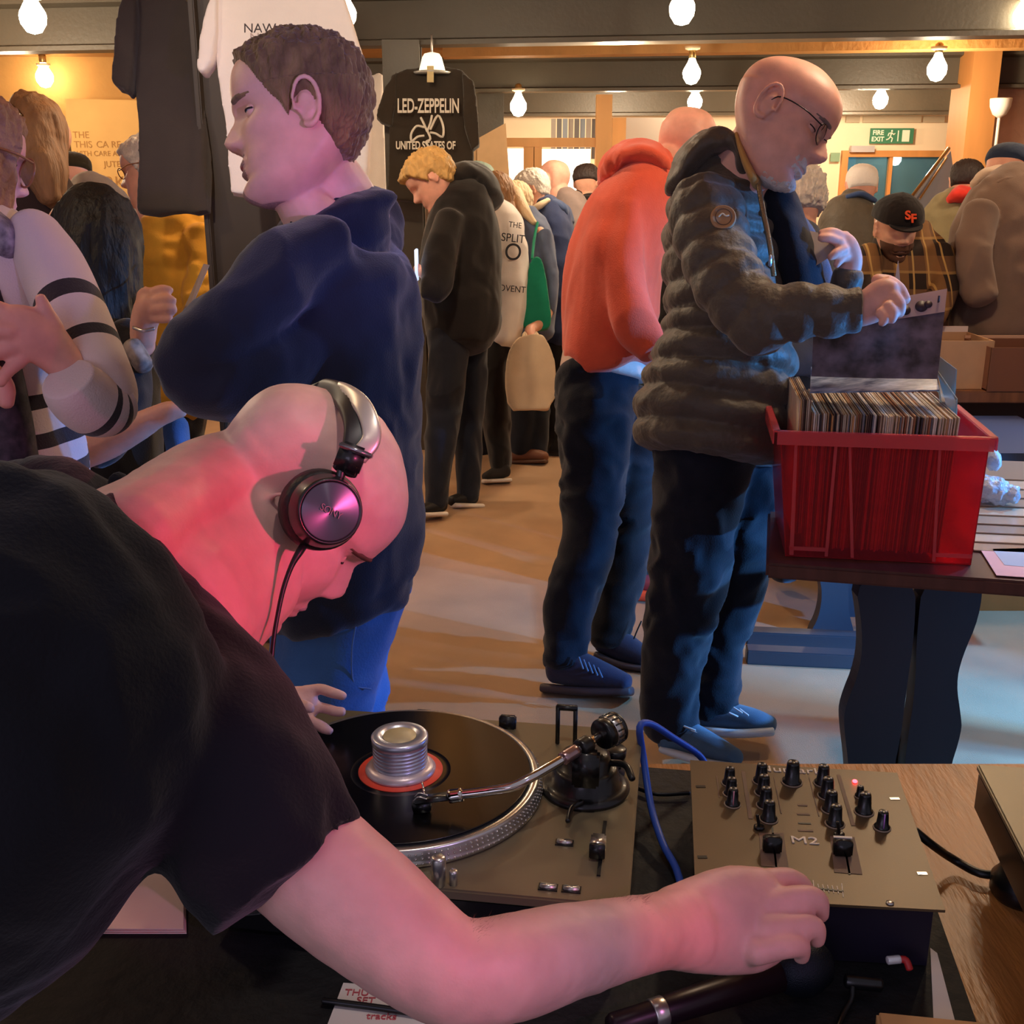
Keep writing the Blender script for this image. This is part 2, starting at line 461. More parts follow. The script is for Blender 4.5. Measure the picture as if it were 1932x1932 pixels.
struct(MB().box(((FX0 + FX1) / 2, FY1 + 0.05, 1.25), (FX1 - FX0, 0.1, 2.5)).build('wall_back', m_plaster, smooth=False))
struct(MB().box((FX1 + 0.05, 7.8, 1.25), (0.1, 14.4, 2.5)).build('wall_right', m_plaster, smooth=False))
# left wall: comes towards the camera
a = WY(-60, 300, 9.0); b = WY(150, 300, 9.6)
def wall_strip(name, p0, p1, z0, z1, t, m):
    p0 = np.array([p0[0], p0[1], 0.0]); p1 = np.array([p1[0], p1[1], 0.0]); d = nrm(p1 - p0); n_ = np.array([-d[1], d[0], 0]) * t
    mb = MB(); r = [np.array([*p0[:2], z0]), np.array([*p1[:2], z0]), np.array([*p1[:2], z1]), np.array([*p0[:2], z1])]
    mb.prism(r, n_); return mb.build(name, m, smooth=False)
struct(wall_strip('wall_left', (-7.0, 9.6), (-2.3, 9.9), 0, 2.5, 0.1, m_ochre))
def ibeam(name, H, pts, hh, ww, ext=3.0):
    p0 = WH(*pts[0], H); p1 = WH(*pts[1], H); d = nrm(p1 - p0); p0 = p0 - d * ext; p1 = p1 + d * ext
    p0[2] = p1[2] = H; n_ = np.array([-d[1], d[0], 0]); 
    prof = [(0, 0), (ww, 0), (ww, .025), (ww / 2 + .01, .04), (ww / 2 + .01, hh - .04), (ww, hh - .025), (ww, hh), (0, hh), (0, hh - .025), (ww / 2 - .01, hh - .04), (ww / 2 - .01, .04), (0, .025)]
    ring = [p0 + n_ * a + np.array([0, 0, b]) for a, b in prof]
    o = MB().prism(ring, p1 - p0).build(name, m_steel, smooth=False)
    return o, d, n_
b1, bd1, bn1 = ibeam('trim_1', 2.23, ((0, 97), (1932, 66)), 0.27, 0.16, 1.0)
b2, bd2, bn2 = ibeam('trim_2', 2.23, ((0, 181), (1932, 165)), 0.27, 0.16, .3)
b3, _, _ = ibeam('trim_3', 2.20, ((900, 219), (1800, 215)), 0.30, 0.18, 0.2)
struct(b1); struct(b2); struct(b3)
# timber packing boards on beam 2 seen under beam 1
p = WH(960, 112, 2.44); 
for i, (x0, x1, yy, H_) in enumerate([(835, 1932, 104, 2.43)]):
    p0 = WH(x0, yy + 3, H_); p1 = WH(x1, yy - 14, H_)
    d = nrm(p1 - p0); ring = [p0, p0 + np.array([0, .2, 0]), p0 + np.array([0, .2, .07]), p0 + np.array([0, 0, .07])]
    struct(MB().prism(ring, p1 - p0 + d * 1.0).build('trim_4', m_ceil, smooth=False))
# steel posts
def post(name, px, py, Y, wd, dp, z1=2.25):
    p = WY(px, py, Y); m_ = MB(); x, y = p[0], p[1]
    prof = [(-wd / 2, 0), (wd / 2, 0), (wd / 2, .02), (.012, .035), (.012, dp - .035), (wd / 2, dp - .02), (wd / 2, dp), (-wd / 2, dp), (-wd / 2, dp - .02), (-.012, dp - .035), (-.012, .035), (-wd / 2, .02)]
    prof = [(x + a, y + b, 0.0) for a, b in prof]
    return struct(m_.prism(prof, (0, 0, z1)).build(name, m_steel, smooth=False))
post('trim_5', 756, 100, 6.42, 0.20, 0.18)
post('trim_6', 926, 180, 10.2, 0.22, 0.18)
m_post = mat('near_post', (66, 55, 46), 0.5, var=0.1, vscale=5)
p = WY(455, 300, 3.55); mb = MB(); mb.box((p[0], p[1] + .06, 1.25), (.205, .12, 2.5)); mb.box((p[0] - .108, p[1] + .06, 1.25), (.018, .2, 2.5)); mb.box((p[0] + .108, p[1] + .06, 1.25), (.018, .2, 2.5))
struct(mb.build('trim_7', m_post, smooth=False, bevel=.004))

# ---------------------------------------------------------------- back right: doorway with exit sign
m_pine = mat('pine', (226, 170, 104), 0.5, var=0.10, vscale=6, stretch=(1, 1, .15))
m_oak = mat('oak_frame', (190, 132, 74), 0.5, var=0.12, vscale=6, stretch=(1, 1, .15))
YB = 13.2
# partition wall holding the door
def slab(name, x0, y0, x1, y1, Y, t, m, parent=None, top=None, bot=None):
    a = WY(x0, y0, Y); b = WY(x1, y1, Y)
    z0 = b[2] if bot is None else bot; z1 = a[2] if top is None else top
    return MB().box(((a[0] + b[0]) / 2, Y + t / 2, (z0 + z1) / 2), (abs(b[0] - a[0]), t, abs(z1 - z0))).build(name, m, parent, smooth=False)
L0 = WY(1480, 300, YB)[0]; R0 = WY(1832, 300, YB)[0]; DL = WY(1588, 300, YB)[0]; DR = WY(1800, 300, YB)[0]; DT = WY(1700, 284, YB)[2]
mb = MB()
mb.box(((-7.0 + DL) / 2 + 3.2, YB + .1, 1.25), (DL - (-7.0) - 6.4 + 0.0, .1, 2.5))
mb.box(((DR + 8.0) / 2, YB + .1, 1.25), (8.0 - DR, .1, 2.5)); mb.box(((DL + DR) / 2, YB + .1, (DT + 2.5) / 2), (DR - DL, .1, 2.5 - DT))
struct(mb.build('wall_partition', m_plaster, smooth=False))
m_glass_d = mat('door_glass', (120, 170, 190), 0.08, trans=0.75, ior=1.1)
wf = root('window_1', ((DL + DR) / 2, YB, DT)); struct(wf)
fw = .07
mb = MB(); mb.box((DL + fw / 2, YB + .05, (DT - fw) / 2), (fw, .14, DT - fw)); mb.box((DR - fw / 2, YB + .05, (DT - fw) / 2), (fw, .14, DT - fw)); mb.box(((DL + DR) / 2, YB + .05, DT - fw / 2), (DR - DL, .14, fw))
MX = WY(1682, 300, YB)[0]; mb.box((MX, YB + .05, (DT - fw) / 2), (.04, .1, DT - fw))
mb.build('window_frame', m_oak, wf, smooth=False)
MB().box(((DL + DR) / 2, YB + .06, DT / 2), (DR - DL - 2 * fw, .012, DT - fw)).build('window_pane', m_glass_d, wf, smooth=False)
# the lit room beyond it
m_teal = mat('far_teal', (116, 168, 186), 0.7, var=.1, vscale=2)
m_far = mat('far_grey', (118, 124, 132), 0.7, var=.1, vscale=2)
struct(MB().box((MX - .75, 14.6, 1.25), (1.5, .08, 2.5)).build('wall_far', m_teal, smooth=False))
struct(MB().box((MX + 1.0, 14.7, 1.25), (2.0, .08, 2.5)).build('wall_far_grey', m_far, smooth=False))
point('far_lamp', (MX, 13.9, 2.1), (0.75, 0.9, 1.0), 14, .1)
# fire exit sign
m_sign = mat('exit_green', (58, 120, 88), 0.5); m_signw = mat('sign_white', (222, 228, 206), 0.5)
a = WY(1642, 242, YB); b = WY(1721, 271, YB); ex_ = root('exit_sign', ((a[0] + b[0]) / 2, YB, b[2]))
cx, cz, sw, sh = (a[0] + b[0]) / 2, (a[2] + b[2]) / 2, b[0] - a[0], a[2] - b[2]
MB().box((cx, YB - .01, cz), (sw, .02, sh)).build('sign_board', m_sign, ex_, smooth=False)
text('FIRE', sh * .42, (cx - sw * .32, YB - .022, cz + sh * .2), (1, 0, 0), (0, 0, 1), m_signw, 'lettering', ex_, bold=.002)
text('EXIT', sh * .42, (cx - sw * .32, YB - .022, cz - sh * .22), (1, 0, 0), (0, 0, 1), m_signw, 'lettering', ex_, bold=.002)
mb = MB(); q = lambda x, z: (cx + x * sh, YB - .024, cz + z * sh)
mb.ell(q(-.02, .32), (sh * .07, .004, sh * .07), None, 10, 6)
for pp in ([(-.04, .22), (-.1, -.05)], [(-.1, -.05), (.05, -.15), (.0, -.38)], [(-.1, -.05), (-.2, -.2), (-.36, -.25)], [(-.03, .2), (.12, .08), (.2, .16)], [(-.06, .2), (-.22, .16), (-.26, .0)]):
    mb.tube([q(*v) for v in pp], sh * .045, n=6, sub=1)
mb.build('running_figure', m_signw, ex_)
MB().box(q(.42, 0), (sh * .07, .006, sh * .7)).build('arrow', m_signw, ex_, smooth=False)
MB().box(q(.95, 0), (sh * .5, .006, sh * .75)).build('door_symbol', m_signw, ex_, smooth=False)
tag(ex_, 'green and white fire exit sign with running figure above the far doorway', 'sign')
o = slab('door_closer', 1607, 275, 1650, 287, YB - .1, .08, mat('closer_grey', (180, 176, 178), .4, .3)); tag(o, 'grey box fixed on top of the far door frame', 'door closer')
o = slab('wall_notice', 1568, 288, 1584, 305, YB - .02, .02, mat('notice_green', (120, 150, 120), .6)); tag(o, 'small green notice on cream wall left of the far doorway', 'sign')
# louvre vent strip over the door
vr = root('wall_vent', WY(1690, 225, YB))
for i, (x0, x1) in enumerate([(1597, 1622), (1629, 1738), (1743, 1782)]): slab('vent_panel', x0, 219, x1, 231, YB - .02, .02, mat('vent_grey', (176, 160, 134), .6), vr)
tag(vr, 'long beige ventilation grille high on the wall above the fire exit sign', 'vent')
# white column corner and timber/brick column at right
m_brick = mat('pink_plaster', (206, 164, 140), .9, var=.14, vscale=5, bump=.4, bscale=16)
a = WY(1803, 250, 12.4); b = WY(1826, 250, 12.4); struct(MB().box(((a[0] + b[0]) / 2, 12.5, 1.25), (b[0] - a[0], .3, 2.5)).build('trim_8', m_plaster, smooth=False))
a = WY(1822, 250, 9.2); b = WY(1874, 250, 9.2); struct(MB().box(((a[0] + b[0]) / 2, 9.4, 1.25), (b[0] - a[0], .4, 2.5)).build('trim_9', m_oak, smooth=False))
a = WY(1862, 250, 9.5); struct(MB().box((a[0] + 1.0, 9.75, 1.25), (2.2, .3, 2.5)).build('wall_brick', m_brick, smooth=False))
# ---------------------------------------------------------------- pine partition with bright windows
YP = 9.3
def win(n_, x0, y0, x1, y1, Y):
    a = WY(x0, y0, Y); b = WY(x1, y1, Y)
    o = MB().box(((a[0] + b[0]) / 2, Y + .02, (a[2] + b[2]) / 2), (b[0] - a[0], .01, a[2] - b[2])).build('window_%d' % n_, mat('lit_pane', (255, 244, 226), .5, emit=(255, 240, 214), estr=1.6), smooth=False); return struct(o)
win(2, 950, 280, 991, 420, YP); win(3, 1020, 281, 1112, 420, YP)
pr = root('pine_partition', WY(1040, 340, YP) * np.array([1, 1, 0]))
slab('rail', 940, 260, 1128, 277, YP - .03, .09, m_pine, pr); 
for x0, x1 in ((988, 1007), (1007, 1021)): slab('stud', x0, 276, x1, 500, YP - .02, .07, m_pine, pr, bot=0)
slab('post', 1126, 178, 1148, 500, YP - .06, .1, m_pine, pr, bot=0); slab('post', 1156, 222, 1174, 500, YP + .3, .1, m_pine, pr, bot=0)
slab('panel', 940, 420, 1128, 600, YP, .03, m_pine, pr, bot=0)
tag(pr, 'pale pine framed partition holding bright windows behind the queue of shoppers', 'partition')
# curtain of hanging grey strips + pale board
cr_ = root('strip_curtain', WY(1080, 250, 9.9))
for i, x in enumerate(range(1040, 1124, 11)): slab('strip', x, 224, x + 8, 300, 9.9 + .02 * (i % 2), .012, mat('strip_%d' % (i % 3), [(170, 160, 150), (120, 118, 118), (150, 160, 172)][i % 3], .7), cr_)
tag(cr_, 'row of grey hanging strips above the pine partition rail', 'curtain')
o = slab('pale_board', 1150, 222, 1250, 480, 10.4, .04, mat('pale_board', (226, 214, 204), .8), bot=0); tag(o, 'tall pale board standing behind the person in the orange hoodie', 'board')
o = slab('display_board', 892, 262, 956, 430, 8.2, .03, mat('display_tan', (206, 172, 126), .8, var=.08, vscale=4), bot=0); tag(o, 'tan display panel right of the black printed shirt, behind the queue', 'board')
bpm = MB(); bpm.prism([WY(900, 262, 8.185), WY(954, 232, 8.185), WY(962, 350, 8.185), WY(900, 380, 8.185)], (0, .01, 0)); 
tag(bpm.build('paper_bag', mat('bag_tan', (214, 178, 134), .8, var=.1, vscale=6), smooth=False), 'slanted tan paper sheet pinned right of the black printed shirt', 'paper')
# sackcloth poster on left wall
pg = root('wall_poster', WY(200, 390, 9.2)); YQ = 9.35
ring = [WY(124, 186, YQ), WY(300, 190, YQ), WY(300, 440, YQ), WY(128, 440, YQ)]
MB().prism(ring, (0, .03, 0)).build('poster_sheet', mat('sackcloth', (202, 160, 98), .9, var=.07, vscale=3), pg, smooth=False)
m_faint = mat('faint_ink', (160, 116, 66), .9)
for (s_, px, py, sz) in (('THE', 153, 255, .055), ('THIS', 157, 273, .055), ('CA RE', 205, 273, .055), ('HANDLE WITH CARE AND PRIDE', 182, 290, .042), ('JUTE', 212, 310, .05), ('MARKET', 212, 345, .10)):
    text(s_, sz * 1.3, WY(px, py, YQ) - np.array([0, .004, 0]), (1, 0, 0), (0, 0, 1), m_faint, 'lettering', pg)
tag(pg, 'large tan sackcloth poster with faint lettering on the left wall', 'poster')
# small framed print behind the long haired woman
fr_ = root('framed_print', WY(122, 290, 8.6)); slab('print', 108, 268, 127, 318, 8.6, .02, mat('print_blue', (176, 186, 186), .6, var=.2, vscale=9), fr_); slab('frame', 121, 262, 135, 322, 8.62, .04, mat('frame_dark', (96, 70, 36), .6), fr_)
tag(fr_, 'small pale print in brown frame beside the woman with a hair clip', 'picture')

# ---------------------------------------------------------------- pendant bulbs
m_bulb = mat('bulb_lit', (255, 246, 226), .4, emit=(255, 236, 196), estr=22.0)
m_brass = mat('brass', (170, 140, 90), .35, .8)
m_rose = mat('ceiling_rose', (225, 205, 170), .5)
def pendant(px, py, z, label, k=1.0, pw=26, top=2.23, light=True, mtop=None):
    c = W(px, py, z); t = max(top, c[2] + .1)
    r = root('pendant_bulb', (c[0], c[1], t))
    R_ = .052 * k
    MB().lathe(c, [(.001, -R_ * 1.25), (R_ * .55, -R_ * 1.1), (R_ * .95, -R_ * .5), (R_, 0), (R_ * .9, R_ * .45), (R_ * .5, R_ * 1.15), (R_ * .33, R_ * 1.6), (R_ * .3, R_ * 1.7)], 20).build('bulb', m_bulb, r)
    MB().lathe(c, [(R_ * .34, R_ * 1.55), (R_ * .42, R_ * 1.7), (R_ * .42, R_ * 2.4), (R_ * .2, R_ * 2.6)], 16).build('socket', m_brass, r)
    MB().tube([c + np.array([0, 0, R_ * 2.5]), (c[0], c[1], t)], .004, n=6, sub=1).build('cord', m_black, r)
    MB().lathe((c[0], c[1], t), [(.055, -.001), (.05, -.018), (.012, -.03)], 20).build('ceiling_rose', m_rose, r)
    tag(r, label, 'light', 'bare pendant bulbs under the beams')
    if light: 
        l = point('bulb_light', c, WARM, pw, R_); l.visible_camera = True
    return r
pendant(62, 32, 5.6, 'bright bare bulb at the top left corner, left of the hanging dark shirt', 1.25)
pendant(84, 145, 9.0, 'bare bulb lower on the left, above the woman with clipped hair', 1.3)
pendant(651, 26, 4.9, 'bare bulb beside the white hanging shirt above the navy sweater man', .95)
pendant(978, 200, 8.9, 'bare bulb left of the pine post over the queue', 1.25)
pendant(1287, 16, 5.0, 'large bare bulb at the top edge, above the orange hoodie', 1.1)
pendant(1305, 138, 7.6, 'upper of the two bulbs above the orange hoodie head', 1.15, top=2.4)
pendant(1311, 192, 9.6, 'lower bulb glowing just over the bald head beside the orange hoodie', 1.2)
pendant(1768, 130, 7.6, 'bare bulb over the right side, right of the bald head', 1.25, top=2.4)
pendant(1661, 188, 9.4, 'bare bulb just above the fire exit sign', 1.2)
pendant(1932, 30, 5.6, 'bare bulb cut by the upper right edge', 1.0)
pendant(1690, 299, 13.7, 'glowing bulb standing in for a reflection in the far window', 1.3, top=2.45, pw=8)  # bulb added behind the pane to act as a reflection in the glass
# white hanger card, built as a bell shape with a slight glow added
lr = root('hanger_card', W(814, 80, 5.9)); c = W(815, 116, 5.9)
MB().lathe(c, [(.066, -.05), (.07, -.045), (.052, .02), (.04, .038), (.012, .045)], 28).build('shade', mat('card_white', (240, 232, 214), .4, emit=(255, 240, 210), estr=.8), lr)
MB().tube([c + np.array([0, 0, .04]), c + np.array([0, 0, .13])], .006, n=8, sub=1).build('hook', mat('steel_hook', (150, 145, 140), .3, .9), lr)
MB().lathe(c, [(.09, -.062), (.10, -.052), (.066, -.045)], 28).build('card_rim', mat('rim_grey', (190, 186, 176), .3, .2), lr)
tag(lr, 'small white bell shaped hanger card above the black printed shirt', 'lamp shade')
# upright lamp in front of brick column
ur = root('uplighter_lamp', WY(1886, 420, 8.9) * np.array([1, 1, 0])); c = WY(1888, 196, 8.9)
MB().lathe(c, [(.012, -.1), (.05, -.075), (.075, -.02), (.08, .03), (.078, .04), (.07, .03), (.02, -.05)], 24).build('bowl_shade', mat('shade_plain', (232, 222, 210), .5), ur)
MB().tube([c + np.array([0, 0, -.09]), (c[0], c[1], .02)], .012, n=10, sub=1).build('pole', mat('pole_white', (214, 200, 184), .5), ur)
MB().lathe((c[0], c[1], 0), [(.14, 0), (.14, .02), (.02, .03)], 24).build('base', mat('pole_white', (1, 1, 1)), ur)
tag(ur, 'white upright lamp with bowl shade in front of the pink brick column', 'lamp')
# added warm fill lights through the room, with no bulbs of their own
for (x, y, z_, pw) in ((-1.6, 2.2, 2.3, 20), (1.2, 3.0, 2.35, 20), (-.6, 4.2, 2.35, 22), (2.8, 5.0, 2.3, 24), (0.6, 6.6, 2.1, 22), (-3.0, 6.0, 2.1, 24), (3.0, 8.5, 2.1, 24), (-3.5, 8.4, 2.1, 18), (1.0, 11.5, 2.2, 36), (3.5, 11.8, 2.2, 30)):
    point('room_fill', (x, y, z_), WARM, pw * (.5 if y < 2.5 else (1.3 if y < 5.5 else (1.9 if y < 10 else 2.8))), .08)
# coloured party light near the decks (to the right of the camera), and cool light from behind
area('window_daylight', (-1.5, -1.6, 2.0), (-.2, 2.0, 1.1), (.74, .66, 1.0), 13, 2.2, 1.4)
spot('blue_spot_high', (3.2, 2.35, 1.38), (.62, 2.85, 1.0), (0.06, 0.36, 1.0), 280, 26, .5)
spot('blue_spot_low', (3.0, 2.25, .60), (.50, 2.95, .18), (0.05, 0.33, 1.0), 260, 60, .3)
spot('cyan_floor_spot', (2.5, 3.5, 2.0), (1.1, 3.25, 0), (0.14, 0.45, 1.0), 190, 66, .6)
spot('cyan_low_spot', (2.9, 2.35, .62), (.4, 3.15, 0), (0.16, 0.50, 1.0), 280, 42, .6)
spot('blue_side_spot', (3.0, 2.15, .95), (-.1, 1.88, .80), (0.03, 0.24, 1.0), 150, 28, .4)
RL = (.85, .20, 1.5)
spot('red_spot', RL, W(420, 1130, .98), (1.0, .01, .03), 30, 18, .9)
spot('shirt_fill', (-.75, 1.2, 2.45), W(560, 120, 3.05), (1.0, .86, .72), 60, 34, .6)  # added fill to brighten the white hanging shirts
spot('deck_fill', (.1, .9, 2.4), W(860, 1480, 1.27), (1.0, .88, .80), 14, 26, .6)  # added fill from above to brighten the turntable and record
spot('pink_spot', RL, W(560, 880, 1.02), (1.0, .10, .52), 11, 24, .8)
spot('lavender_spot', RL, W(700, 960, 1.05), (.66, .48, 1.0), 10, 12, 1)
spot('red_spot_arm', (.70, .10, 1.6), W(590, 1700, .80), (1.0, .01, .05), 8, 16, .9)
spot('lavender_arm', (.70, .10, 1.6), W(900, 1750, .82), (.60, .44, 1.0), 9, 34, .8)
spot('red_spot_elbow', (.70, .10, 1.6), W(870, 1850, .80), (1.0, .02, .12), 4, 12, 1)
spot('red_spot_wrist', (.70, .10, 1.6), W(1255, 1760, .93), (1.0, .03, .01), 12, 9, .9)
spot('pink_spot_hand', (.70, .10, 1.6), W(1440, 1740, 1.0), (.85, .08, .45), 6, 12, .9)
spot('lilac_spot', (.75, .15, 1.55), W(560, 260, 1.62), (.42, .30, 1.0), 45, 22, .7)
spot('rose_spot_ear', (.75, .15, 1.6), W(600, 290, 1.6), (1.0, .03, .14), 20, 7, 1)
# ================================================================ the DJ bending over the decks
SK_DJ = skin('skin_dj', (216, 168, 156))
dj = root('person', (-0.45, 0.75, 0.0)); tag(dj, 'bald person in a black t-shirt bending over the turntable wearing headphones', 'person')
H1 = Head(560, 952, 1.09, 0.238, (.62, -.72, .26), (.74, .67, -.04), .96)
mb = MB(); H1.grid(mb, nose=.75, fat=.05)
H1.ear(mb, -1, .9)
# neck and nape
mb.loft([(560, 1010, 1.10, 130, .075), (470, 1010, 1.07, 165, .08), (380, 1070, 1.02, 185, .085), (290, 1150, .95, 200, .09)], n=28)
mb.loft([(470, 900, 1.10, 95, .06), (390, 930, 1.05, 105, .07), (300, 985, .98, 105, .075), (200, 1050, .92, 120, .08)], n=24)
# right arm
arm = [(470, 1520, .84, 115, .05), (600, 1640, .815, 124, .052), (700, 1722, .80, 119, .050), (785, 1790, .79, 108, .045), (862, 1836, .79, 100, .042), (960, 1826, .81, 97, .042),
       (1070, 1795, .85, 87, .037), (1170, 1772, .90, 75, .031), (1240, 1757, .95, 70, .028), (1300, 1750, .98, 78, .028)]
mb.loft(arm, n=28, sub=5)
# hand on the fader: back of hand then four curled fingers, thumb under
mb.loft([(1270, 1752, .97, 76, .026), (1340, 1742, 1.00, 92, .026), (1400, 1733, 1.02, 98, .026), (1450, 1722, 1.035, 86, .024)], n=26, cap=.7)
F_ = [  # knuckle -> middle joint -> tip (index is the far one, little finger the near one)
    [(1425, 1668, 1.04, 27), (1480, 1660, 1.06, 24), (1512, 1672, 1.065, 22), (1522, 1694, 1.06, 19)],
    [(1440, 1710, 1.02, 29), (1505, 1696, 1.03, 26), (1540, 1700, 1.035, 24), (1545, 1724, 1.04, 20)],
    [(1440, 1757, 1.00, 29), (1500, 1748, 1.01, 26), (1535, 1750, 1.015, 23), (1540, 1772, 1.02, 19)],
    [(1425, 1797, .985, 27), (1480, 1786, .99, 24), (1510, 1788, 1.0, 21), (1512, 1806, 1.005, 17)]]
for f in F_: mb.loft(f, n=12, sub=4, cap=.8)
mb.loft([(1330, 1700, 1.03, 30), (1400, 1690, 1.06, 28), (1460, 1695, 1.08, 24), (1492, 1700, 1.085, 19)], n=12, cap=.8)
# left arm hidden behind the shirt, left hand over the record
mb.loft([(300, 1200, 1.25, 60), (430, 1290, 1.36, 52), (520, 1330, 1.375, 38), (560, 1342, 1.385, 34)], n=20)
mb.loft([(535, 1335, 1.385, 36, .016), (565, 1330, 1.385, 36, .014), (588, 1330, 1.385, 30, .013)], n=18)
for f in ([(575, 1304, 1.385, 11.5), (600, 1299, 1.385, 10.5), (628, 1307, 1.375, 11), (648, 1313, 1.375, 9.5)],
          [(575, 1335, 1.385, 11.5), (605, 1335, 1.385, 11), (632, 1342, 1.375, 10.5), (646, 1343, 1.375, 10)],
          [(560, 1328, 1.365, 11.5), (578, 1333, 1.345, 11.5), (586, 1337, 1.345, 10.5)],
          [(565, 1352, 1.375, 11.5), (590, 1362, 1.370, 10.5), (612, 1374, 1.365, 10.5), (623, 1380, 1.365, 8.5)],
          [(560, 1362, 1.385, 10.5), (578, 1384, 1.380, 11), (590, 1398, 1.380, 9)]):
    mb.loft(f, n=12, sub=4, cap=.8)
mb.loft([(200, 1230, .92, 120, .08), (330, 1330, .87, 120, .07), (470, 1520, .84, 115, .05)], n=20); mb.loft([(200, 1150, .96, 90, .07), (250, 1180, 1.1, 70, .06), (300, 1200, 1.25, 60, .05)], n=20)
body1 = mb.build('body', SK_DJ, dj, remesh=.0030, sm=5, disp=lambda c, n: n * (0.0006 * fbm(c * 60, 2))[:, None])
# stubble on the shaved head + beard
m_stub = mat('stubble', (120, 92, 84), .8, bump=.5, bscale=900)
def bdj(P, Uu, Tt):
    x, y = P[..., 0], np.abs(P[..., 1]); return ss(Uu, .32, .22) * ss(x, -.05, .10) * (1 - g(y, .09) * g(Uu - .208, .03))
H1.hair(bdj, .002, mat('stubble_grey', (176, 150, 146), .8, var=.25, vscale=300, bump=.4, bscale=500), dj, 'stubble', noise=.0008, nu=120, nt=160)
# nails
mb = MB()
for (px, py, z, r) in ((1526, 1680, 1.052, 11), (1553, 1708, 1.03, 12), (1546, 1757, 1.01, 12), (1517, 1795, .995, 10)):
    mb.ell(W(px, py, z), (r * z / FP, .002, r * z / FP * .9), None, 10, 6)
H1.eyes(dj, (90, 80, 70), (.9, -.1, -.2), lids=SK_DJ, closed=.6)
def ov(P, Uu, Tt):
    x, y = P[..., 0], np.abs(P[..., 1]); return ss(g(y - .135, .10) * g(Uu - .578, .020) * (x > .2), .35, .75)
H1.hair(ov, .006, mat('brow_hair', (92, 66, 50), .9), dj, 'eyebrow', noise=.006, freq=60, nu=150, nt=180)
# black t-shirt
m_tee = cloth('black_tee', (19, 19, 25), sheen=.12, var=.1)
mb = MB()
mb.loft([(-420, 1480, .80, 560, .22), (-200, 1420, .80, 520, .22), (-40, 1318, .82, 455, .21), (55, 1262, .85, 390, .19), (125, 1222, .88, 310, .16), (185, 1185, .90, 230, .13)], n=48, sub=6, ex=2.3, cap=.2)
mb.loft([(150, 1040, .93, 130, .12), (225, 1130, .92, 130, .11), (310, 1255, .89, 150, .10), (392, 1375, .85, 168, .085), (455, 1495, .815, 190, .078), (522, 1602, .81, 186, .070), (558, 1655, .805, 178, .064)], n=48, sub=6, cap=.0)
mb.loft([(60, 1010, .98, 150, .12), (150, 1040, 1.02, 130, .11), (240, 1150, 1.14, 110, .09), (360, 1270, 1.28, 80, .07)], n=30, sub=4)
def hemcut(c, n):  # keep the sleeve mouth crisp
    return 0 * n
tee = mb.build('t_shirt', m_tee, dj, remesh=.0055, sm=6, disp=[folds(.010, .11, (1, 1, 1), 2), folds(.004, .05, (1, 1, 1), 8)])
# ribbed collar
cpts = [(248, 902, .955), (285, 940, .945), (318, 990, .925), (345, 1045, .905), (378, 1105, .90), (425, 1175, .92), (480, 1225, .96), (518, 1262, 1.0)]
MB().tube([W(px - 26, py + 6, z + .01) for px, py, z in cpts], [(.009, .012)] * len(cpts), n=10).build('collar', m_tee, dj)
# sleeve hem
m_jean_dk = cloth('dark_trousers', (20, 20, 26))
mb = MB()
mb.loft([((-.56, .86, 1.10), .17, .13), ((-.66, .80, .96), .165, .13), ((-.69, .72, .80), .13, .12)], n=28)
for dx, dy in ((-.06, .14), (.03, -.12)): mb.loft([((-.69 + dx * .6, .76 + dy * .7, .84), .10, .10), ((-.69 + dx, .72 + dy, .46), .08, .08), ((-.71 + dx, .66 + dy, .06), .065, .065)], n=24)
mb.build('trousers', m_jean_dk, dj, remesh=.012)
for dx, dy in ((-.06, .14), (.03, -.12)):
    mb = MB(); mb.loft([((-.74 + dx, .64 + dy, .05), .045, .04), ((-.66 + dx, .67 + dy, .045), .045, .04), ((-.56 + dx, .70 + dy, .035), .045, .032)], n=20); mb.build('shoe', m_black, dj, remesh=.006)
# ---------------------------------------------------------------- headphones (worn, their own thing)
hp = root('headphones', H1.w((0, -.40, .0)))
tag(hp, 'black and silver headphones worn by the bald person at the turntable', 'headphones')
cupC = W(622, 965, .965); ca = cv(.42, -.05, -.9)      # disc faces the camera, turned slightly right
m_cup = mat('cup_black', (18, 18, 20), .35, coat=.3); m_pad = mat('pad_leather', (14, 14, 16), .5, bump=.3, bscale=120)
m_disc = mat('brushed_disc', (96, 100, 112), .32, .95)
nt_ = m_disc.node_tree; b_ = nt_.nodes['Principled BSDF']; b_.inputs['Anisotropic'].default_value = .9; b_.inputs['Roughness'].default_value = .30; b_.inputs['Anisotropic Rotation'].default_value = .25
tg = nt_.nodes.new('ShaderNodeTangent'); tg.direction_type = 'RADIAL'; tg.axis = 'Z'
rr = lambda px: px * .97 / FP
MB().lathe(cupC - ca * .030, [(rr(60), -.026), (rr(74), -.018), (rr(80), -.004), (rr(77), .010), (rr(66), .016)], 40, axis=ca).build('ear_pad', m_pad, hp)
cup = MB().lathe(cupC, [(rr(72), -.028), (rr(71), -.012), (rr(64), -.002), (rr(62), .003), (rr(58), .004), (rr(56), .001)], 48, axis=ca).build('ear_cup', m_cup, hp)
